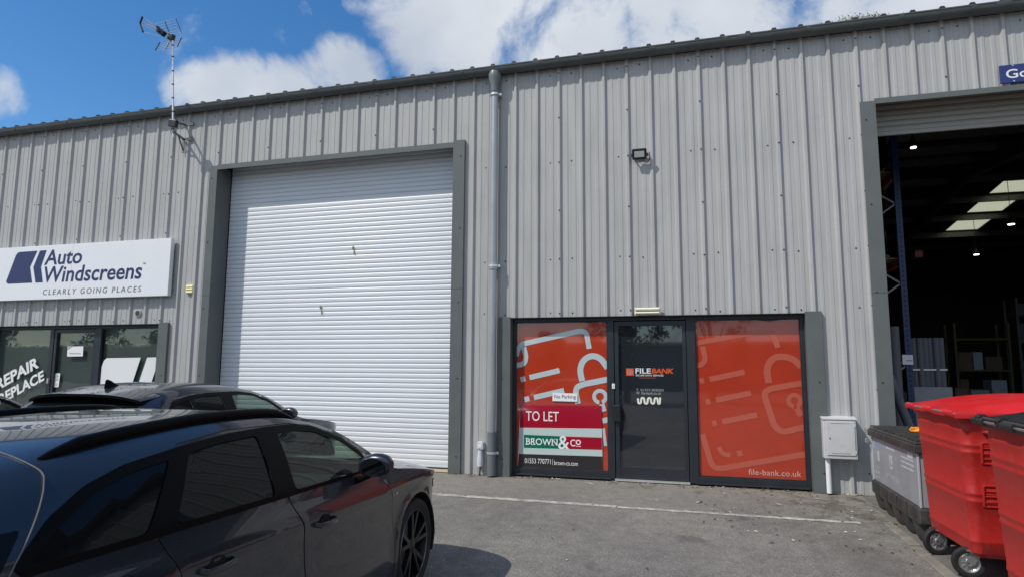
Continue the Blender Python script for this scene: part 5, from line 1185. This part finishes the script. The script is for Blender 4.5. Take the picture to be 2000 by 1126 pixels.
    # wheels
    for cs in (0, wb):
        for sg in (1, -1):
            c_ = (sg*(P['W']-.125), -cs, .335); mb = MB()
            mb.lathe([(-.10, .245), (-.112, .27), (-.118, .295), (-.108, .318), (-.085, .331), (-.05, .336), (.05, .336), (.085, .331), (.108, .318), (.118, .295), (.112, .27), (.10, .245)], c_, 'x', 56); ty = mb.build('wheel', M_tyre, t, smooth=35)
            mb = MB(); mb.lathe([(.100, .246), (.104, .252), (.098, .240), (.05, .228), (-.09, .222)], (c_[0], c_[1], c_[2]), 'x', 56) if sg > 0 else mb.lathe([(-.100, .246), (-.104, .252), (-.098, .240), (-.05, .228), (.09, .222)], c_, 'x', 56)
            rim = mb.build('rim', M_rimdark, ty, smooth=35)
            mb = MB(); mb.lathe([(sg*.101, .2475), (sg*.105, .2445), (sg*.100, .238)], c_, 'x', 56); mb.build('rim_lip', M_rimlip, rim, smooth=40)
            mb = MB(); mb2 = MB(); xo = c_[0]+sg*.072
            for k in range(5):
                for dd in (-.11, .11):
                    a = 2*math.pi*k/5+.3+dd*.6; b2 = 2*math.pi*k/5+.3+dd*1.9; p0 = Vector((xo, c_[1]+.05*math.cos(a), c_[2]+.05*math.sin(a))); p1 = Vector((xo+sg*.016, c_[1]+.236*math.cos(b2), c_[2]+.236*math.sin(b2))); mb.beam(p0, p1, .030, .034, up=(1, 0, 0)); mb2.beam(p0.lerp(p1, .25)+Vector((sg*.0175, 0, 0)), p1+Vector((sg*.0175, 0, 0)), .005, .004, up=(1, 0, 0))
            mb.lathe([(sg*.05, .0), (sg*.092, .0), (sg*.092, .03), (sg*.085, .058), (sg*.05, .064)], c_, 'x', 24); mb.build('spokes', M_rimdark, rim, smooth=40, bevel=.004); mb2.build('spoke_edge', M_rimlip, rim)
            mb = MB(); mb.lathe([(sg*.0, .05), (sg*.01, .165), (sg*-.02, .168), (sg*-.02, .05)], c_, 'x', 32); mb.build('brake_disc', M_dullmetal, ty, smooth=40)
    # lamps
    for nm, poly, m_ in (('headlight', P['hl'], M_clear), ('taillight', P['tl'], M_lens)):
        side_patch(nm, rounded(poly, .03), (), m_, t, o=.005)
    # roof fittings
    if P.get('rails'):
        qa, qb, tt = P['rails']
        for sg in (1, -1):
            n = 40; path = []; rr = []
            for i in range(n+1):
                f_ = i/n; q = qa+(qb-qa)*f_; e = min(f_, 1-f_)/.10; hh = .030*min(1, e)**.6 if e < 1 else .030; x, y, z = K.top(q, tt*sg); path.append((x, y, z+hh*.75-.004)); rr.append(.012+.014*min(1, e))
            mb = MB(); mb.tube(path, rr, 12); mb.build('roof_rail', M_trimblk, t, smooth=60)
    if P.get('spoiler'):
        q0, q1, th = P['spoiler']; mb = MB(); n = 20; vs = []
        for j in range(n+1):
            tt = -.97+1.94*j/n; x, y, z = K.top(q0, tt); x2, _, z2 = K.top(q0-.08, tt); sl = (z-z2)/.08; e = 1-.25*abs(tt)**4
            L_ = (q1-q0)*e; vs += [(x, -q0, z+.004), (x*.985, -q0-L_, z+.004+sl*L_*.8), (x*.985, -q0-L_, z+.004+sl*L_*.8-th), (x, -q0-.02, z-.05)]
        mb.add(vs, [(4*i+k, 4*i+(k+1) % 4, 4*i+4+(k+1) % 4, 4*i+4+k) for i in range(n) for k in range(4)]+[(3, 2, 1, 0), (4*n, 4*n+1, 4*n+2, 4*n+3)]); mb.m = [1 if (i % 4) in (1, 2) else 0 for i in range(len(mb.f))]
        mb.build('spoiler', [PB, M_trimblk], t, smooth=40)
    if P.get('fin'):
        q = P['fin']; x, y, z = K.top(q, 0); mb = MB(); vs = []
        for yy, w_, h_ in ((.10, .012, .004), (.04, .022, .022), (-.02, .024, .055), (-.055, .016, .068), (-.075, .006, .060), (-.085, .004, .0)):
            vs += [(-w_, y+yy, z-.012), (-w_*.35, y+yy, z+h_), (w_*.35, y+yy, z+h_), (w_, y+yy, z-.012)]
        mb.add(vs, [(4*i+k, 4*i+k+1, 4*i+k+5, 4*i+k+4) for i in range(5) for k in range(3)]); mb.build('roof_aerial', M_trimblk, t, smooth=60)
    if P.get('badge'):
        q, z = P['badge']
        for sg in (1, -1):
            mb = MB()
            for dq, w_ in ((0, .012), (-.016, .010), (.045, .006)):
                vs = [K.side(q+dq-w_/2, z-.009, .003), K.side(q+dq+w_/2, z-.009, .003), K.side(q+dq+w_/2, z+.009, .003), K.side(q+dq-w_/2, z+.009, .003)]; mb.add([(x*sg, y, zz) for x, y, zz in vs], [(0, 1, 2, 3)])
            mb.build('badge', M_chrome, body)
    # cabin
    mb = MB(); mb.box(-.66, .66, -.95, -.60, .60, K.zb(.8)-.05); mb.build('dashboard', M_cabin, t, bevel=.05, seg=3)
    for x in (-.36, .36):
        mb = MB(); mb.obox((x, -1.55, .52), (.24, 0, 0), (0, .26, .03), (0, 0, .09)); mb.obox((x, -1.88, .84), (.23, 0, 0), (0, .06, .0), (0, -.10, .32)); mb.obox((x, -2.02, 1.20), (.13, 0, 0), (0, .04, 0), (0, -.02, .08)); mb.build('seat', M_cabin, t, bevel=.04, seg=3)
    mb = MB(); mb.obox((0, -2.45, .55), (.62, 0, 0), (0, .25, 0), (0, 0, .1)); mb.obox((0, -2.78, .82), (.60, 0, 0), (0, .06, 0), (0, -.07, .28)); mb.build('rear_bench', M_cabin, t, bevel=.04, seg=3)
    mb = MB(); cs = Vector((.36, -1.12, .86)); a_ = Vector((1, 0, 0)); b_ = Vector((0, -.45, .89)); mb.tube([cs+a_*.18*math.cos(2*math.pi*k/24)+b_*.18*math.sin(2*math.pi*k/24) for k in range(25)], .015, 8, caps=False); mb.beam(cs-a_*.17, cs+a_*.17, .03, .03); mb.obox(cs, (.05, 0, 0), (0, .02, .02), (0, -.02, .04)); mb.build('steering_wheel', M_cabin, t, smooth=60)
    t.location = (pos[0], pos[1], gz(pos[1])); t.rotation_euler = (R(1.146), 0, head)
    return t, K
EST = dict(W=.92, wb=2.82, nose=-.885, tail=3.83, f0=-.15, r0=2.95, zb=(.955, .033),
    zr=([-.885, -.83, -.7, -.5, 0, .42, .62, .8, 1.0, 1.2, 1.5, 2.0, 2.5, 3.0, 3.25, 3.36, 3.72, 3.83], [.60, .70, .79, .86, .945, .990, 1.08, 1.18, 1.285, 1.365, 1.405, 1.420, 1.41, 1.375, 1.345, 1.30, .98, .80]),
    zc=([-.885, -.8, -.65, -.4, 0, .35, .46, .62, .85, 1.1, 1.4, 1.8, 2.3, 2.7, 3.0, 3.2, 3.42, 3.7, 3.83], [.58, .66, .73, .80, .878, .942, .995, 1.105, 1.235, 1.315, 1.352, 1.362, 1.345, 1.31, 1.275, 1.235, 1.12, .93, .77]),
    cowl=(.40, .10), head=(1.16, .08), rtop=(3.30, .05), rbot=3.70,
    doors=[[(.42, .27), (1.48, .27), (1.465, .55), (1.49, .80), (1.575, 1.0), (1.505, 1.328), (1.3, 1.322), (1.08, 1.292), (.85, 1.212), (.68, 1.095), (.585, .985), (.545, .90), (.43, .77), (.40, .5)],
           [(1.49, .27), (2.36, .27), (2.39, .45), (2.33, .62), (2.335, .80), (2.435, 1.03), (2.145, 1.318), (1.8, 1.338), (1.515, 1.330), (1.585, 1.0), (1.50, .80), (1.475, .55)]],
    glass=[[(.80, .985), (1.51, 1.008), (1.435, 1.290), (1.26, 1.287), (1.07, 1.258), (.86, 1.172), (.70, 1.055), (.72, 1.0)], [(1.675, 1.015), (2.345, 1.038), (2.115, 1.278), (1.90, 1.294), (1.595, 1.296)], [(2.475, 1.040), (2.90, 1.055), (2.935, 1.075), (2.80, 1.150), (2.64, 1.215), (2.45, 1.255), (2.22, 1.272)]],
    own=[0, 1, -1], gmat=[0, 1, 1],
    trim=[(.64, .972), (1.5, .990), (2.45, 1.018), (2.96, 1.036), (2.985, 1.072), (2.83, 1.175), (2.66, 1.243), (2.46, 1.283), (2.14, 1.308), (1.8, 1.325), (1.46, 1.322), (1.26, 1.315), (1.07, 1.285), (.845, 1.198), (.69, 1.09)],
    handles=[(1.305, .815), (2.165, .845)], flap=[(2.55, .74), (2.79, .745), (2.82, .94), (2.58, .94)], mirror=(.86, 1.025),
    hl=[(-.80, .60), (-.45, .66), (-.36, .735), (-.60, .715), (-.78, .66)], tl=[(3.35, .80), (3.74, .78), (3.76, .88), (3.4, .93)],
    tailline=[(2.782, 1.30), (2.795, 1.275), (2.81, 1.25), (2.86, 1.19), (2.94, 1.11), (3.04, 1.01), (3.12, .93)], roofline=2.775, tailblack=[(2.925, 1.165), (3.28, 1.172), (3.36, .97), (3.12, .97)], brightline=True, rails=(1.10, 2.72, .88), spoiler=(3.24, 3.46, .02), fin=None, badge=(.37, .775))
HATCH = dict(W=.90, wb=2.45, nose=-.86, tail=3.05, f0=-.15, r0=2.2, zb=(.95, .035),
    zr=([-.86, -.8, -.7, -.5, 0, .42, .62, .8, 1.0, 1.2, 1.5, 1.9, 2.2, 2.42, 2.52, 2.86, 3.0, 3.05], [.62, .71, .79, .86, .945, 1.00, 1.09, 1.19, 1.295, 1.37, 1.415, 1.432, 1.418, 1.385, 1.345, 1.02, .85, .78]),
    zc=([-.86, -.78, -.65, -.4, 0, .35, .46, .62, .85, 1.1, 1.4, 1.8, 2.1, 2.35, 2.52, 2.68, 2.86, 3.0, 3.05], [.60, .69, .76, .83, .905, .955, 1.0, 1.10, 1.235, 1.32, 1.362, 1.372, 1.358, 1.325, 1.275, 1.16, .98, .82, .74]),
    cowl=(.40, .10), head=(1.16, .08), rtop=(2.46, .05), rbot=2.88,
    doors=[EST['doors'][0], [(1.49, .27), (1.99, .27), (2.02, .45), (2.0, .62), (2.02, .80), (2.44, 1.03), (2.40, 1.20), (2.25, 1.30), (1.8, 1.34), (1.515, 1.330), (1.585, 1.0), (1.50, .80), (1.475, .55)]],
    glass=[EST['glass'][0], [(1.675, 1.015), (2.05, 1.03), (2.03, 1.29), (1.90, 1.30), (1.595, 1.296)], [(2.09, 1.035), (2.36, 1.045), (2.385, 1.09), (2.34, 1.21), (2.27, 1.25), (2.07, 1.284)]],
    own=[0, 1, 1], gmat=[0, 1, 1],
    trim=[(.64, .972), (1.5, .990), (2.40, 1.020), (2.425, 1.09), (2.375, 1.225), (2.28, 1.278), (2.06, 1.314), (1.8, 1.328), (1.46, 1.322), (1.26, 1.315), (1.07, 1.285), (.845, 1.198), (.69, 1.09)],
    handles=[(1.305, .815), (1.85, .845)], flap=None, mirror=(.86, 1.04),
    hl=[(-.76, .62), (-.42, .68), (-.32, .755), (-.56, .735), (-.74, .68)], tl=[(2.72, .80), (2.98, .79), (3.0, .86), (2.74, .92)],
    tailline=[(2.40, 1.305), (2.47, 1.24), (2.51, 1.15), (2.55, 1.06), (2.62, .95)], brightline=False, rails=None, spoiler=(2.38, 2.66, .025), fin=2.30, badge=None)
P_grey = paint('anthracite_paint', (.022, .027, .036)); P_slate = paint('slate_blue_paint', (.030, .034, .052)); P_navy = paint('navy_paint', (.010, .014, .045))
c1, K1 = make_car(EST, 'estate_car', 'black grey estate car with roof rails in the near left foreground', 'cars parked nose to the units', P_grey, (9.965, -4.60), R(2.0))
c2, K2 = make_car(HATCH, 'hatchback_car', 'dark slate hatchback with roof fin in front of the roller shutter', 'cars parked nose to the units', P_slate, (7.42, -1.80), R(2.0))
# third car: same hatchback body, copied with its parts, navy paint
KIDS = {}
for o in bpy.data.objects:
    if o.parent: KIDS.setdefault(o.parent.name, []).append(o)
MESHN = {}
def copy_tree(o, parent=None):
    c_ = o.copy(); col.objects.link(c_); c_.parent = parent
    if c_.type == 'MESH' and P_slate.name in [m.name for m in c_.data.materials if m]:
        if o.data.name not in MESHN:
            d = o.data.copy(); MESHN[o.data.name] = d
            for i, m in enumerate(d.materials):
                if m and m.name == P_slate.name: d.materials[i] = P_navy
        c_.data = MESHN[o.data.name]
    for k in KIDS.get(o.name, []): copy_tree(k, c_)
    return c_
c3 = copy_tree(c2); c3['label'] = 'navy blue car cut off by the left edge beside the slate hatchback'
c3.location = (4.75, -2.72, gz(-2.72)); c3.rotation_euler = (R(1.146), 0, R(1))

# ================================================================== across the yard (seen in glass and paint)
opp = thing('opposite_warehouse', 'long dark grey shed across the yard behind the viewer', 'building', (-5, -48, gz(-14)))
z0 = gz(-14); mb = MB(); mb.box(-150, 60, -62, -48, z0, z0+3.9); mb.build('wall', mat('shed_wall', (.12, .125, .14), .6, var=.1), opp)
mb = MB(); mb.add([(-151, -47.6, z0+3.8), (61, -47.6, z0+3.8), (61, -55, z0+4.4), (-151, -55, z0+4.4), (61, -62.4, z0+3.8), (-151, -62.4, z0+3.8)], [(0, 1, 2, 3), (3, 2, 4, 5)]); mb.build('roof', M_roof, opp)
for k in range(8):
    mb = MB(); mb.box(-52+k*12, -48+k*12, -47.98, -47.9, z0, z0+3.2); mb.build('shutter', M_cartong, opp)
def tree(x, y, H_, Wd, seed, label):
    t = thing('broadleaf_tree', label, 'tree', (x, y, gz(max(y, -14))), 'trees across the yard'); rn = random.Random(seed); zb_ = gz(max(y, -14))
    mb = MB(); mb.tube([(x, y, zb_), (x+.1, y, zb_+H_*.35), (x-.1, y+.1, zb_+H_*.75)], [.22, .15, .05], 8)
    cl = []
    for k in range(26):
        a = rn.uniform(0, 6.28); r = Wd*rn.random()**.6; zz = zb_+H_*rn.uniform(.30, 1.0); f_ = 1-abs((zz-zb_)/H_-.58)*1.3; p = Vector((x+r*f_*math.cos(a), y+r*f_*math.sin(a), zz)); cl.append(p)
        if k < 10: mb.tube([(x, y, zb_+H_*.3+.3*k*.2), tuple(p)], [.06, .015], 5)
    mb.build('trunk', M_bark, t, smooth=60)
    mb = MB()
    for p in cl:
        R_ = rn.uniform(.5, 1.0)*Wd*.36
        for k in range(120):
            d = Vector((rn.gauss(0, 1), rn.gauss(0, 1), rn.gauss(0, .8))).normalized()*R_*rn.random()**.4; q = p+d; u = Vector((rn.gauss(0, 1), rn.gauss(0, 1), rn.gauss(0, 1))).normalized()*rn.uniform(.08, .16); v = u.cross(Vector((rn.gauss(0, 1), rn.gauss(0, 1), rn.gauss(0, 1)))).normalized()*rn.uniform(.05, .1)
            mb.add([q-u, q-v, q+u, q+v], [(0, 1, 2, 3)])
    mb.build('crown', M_leaf, t)
for i, (x, y, h_, w_) in enumerate(((9.0, -27, 6.2, 2.1), (13.5, -30, 7.2, 2.5), (24, -33, 7, 2.6), (2.5, -36, 4.2, 1.7), (-14, -38, 5.5, 2.2), (-24, -37, 6.6, 2.6), (-33, -40, 7.4, 3.0), (-41, -39, 6.2, 2.5), (-50, -36, 7.0, 3.0), (-59, -38, 8.0, 3.4), (-69, -37, 7.2, 3.2), (-29, -35, 5.2, 2.4))):
    tree(x, y, h_, w_, i+1, 'leafy green tree number seen only as reflection in the glass' if False else ['tall leafy tree reflected in the shop door glass', 'broad tree right of the tallest reflection', 'tree at the far right of the opposite row', 'small bushy tree before the opposite shed', 'middling tree left along the opposite shed', 'wide tree reflected in the left shop door', 'biggest tree at the left of the opposite row', 'tree just left of the biggest one', 'leafy tree well left along the shed', 'large spreading tree far along the shed', 'last tree at the far left of the row', 'low full tree right of the biggest one'][i])
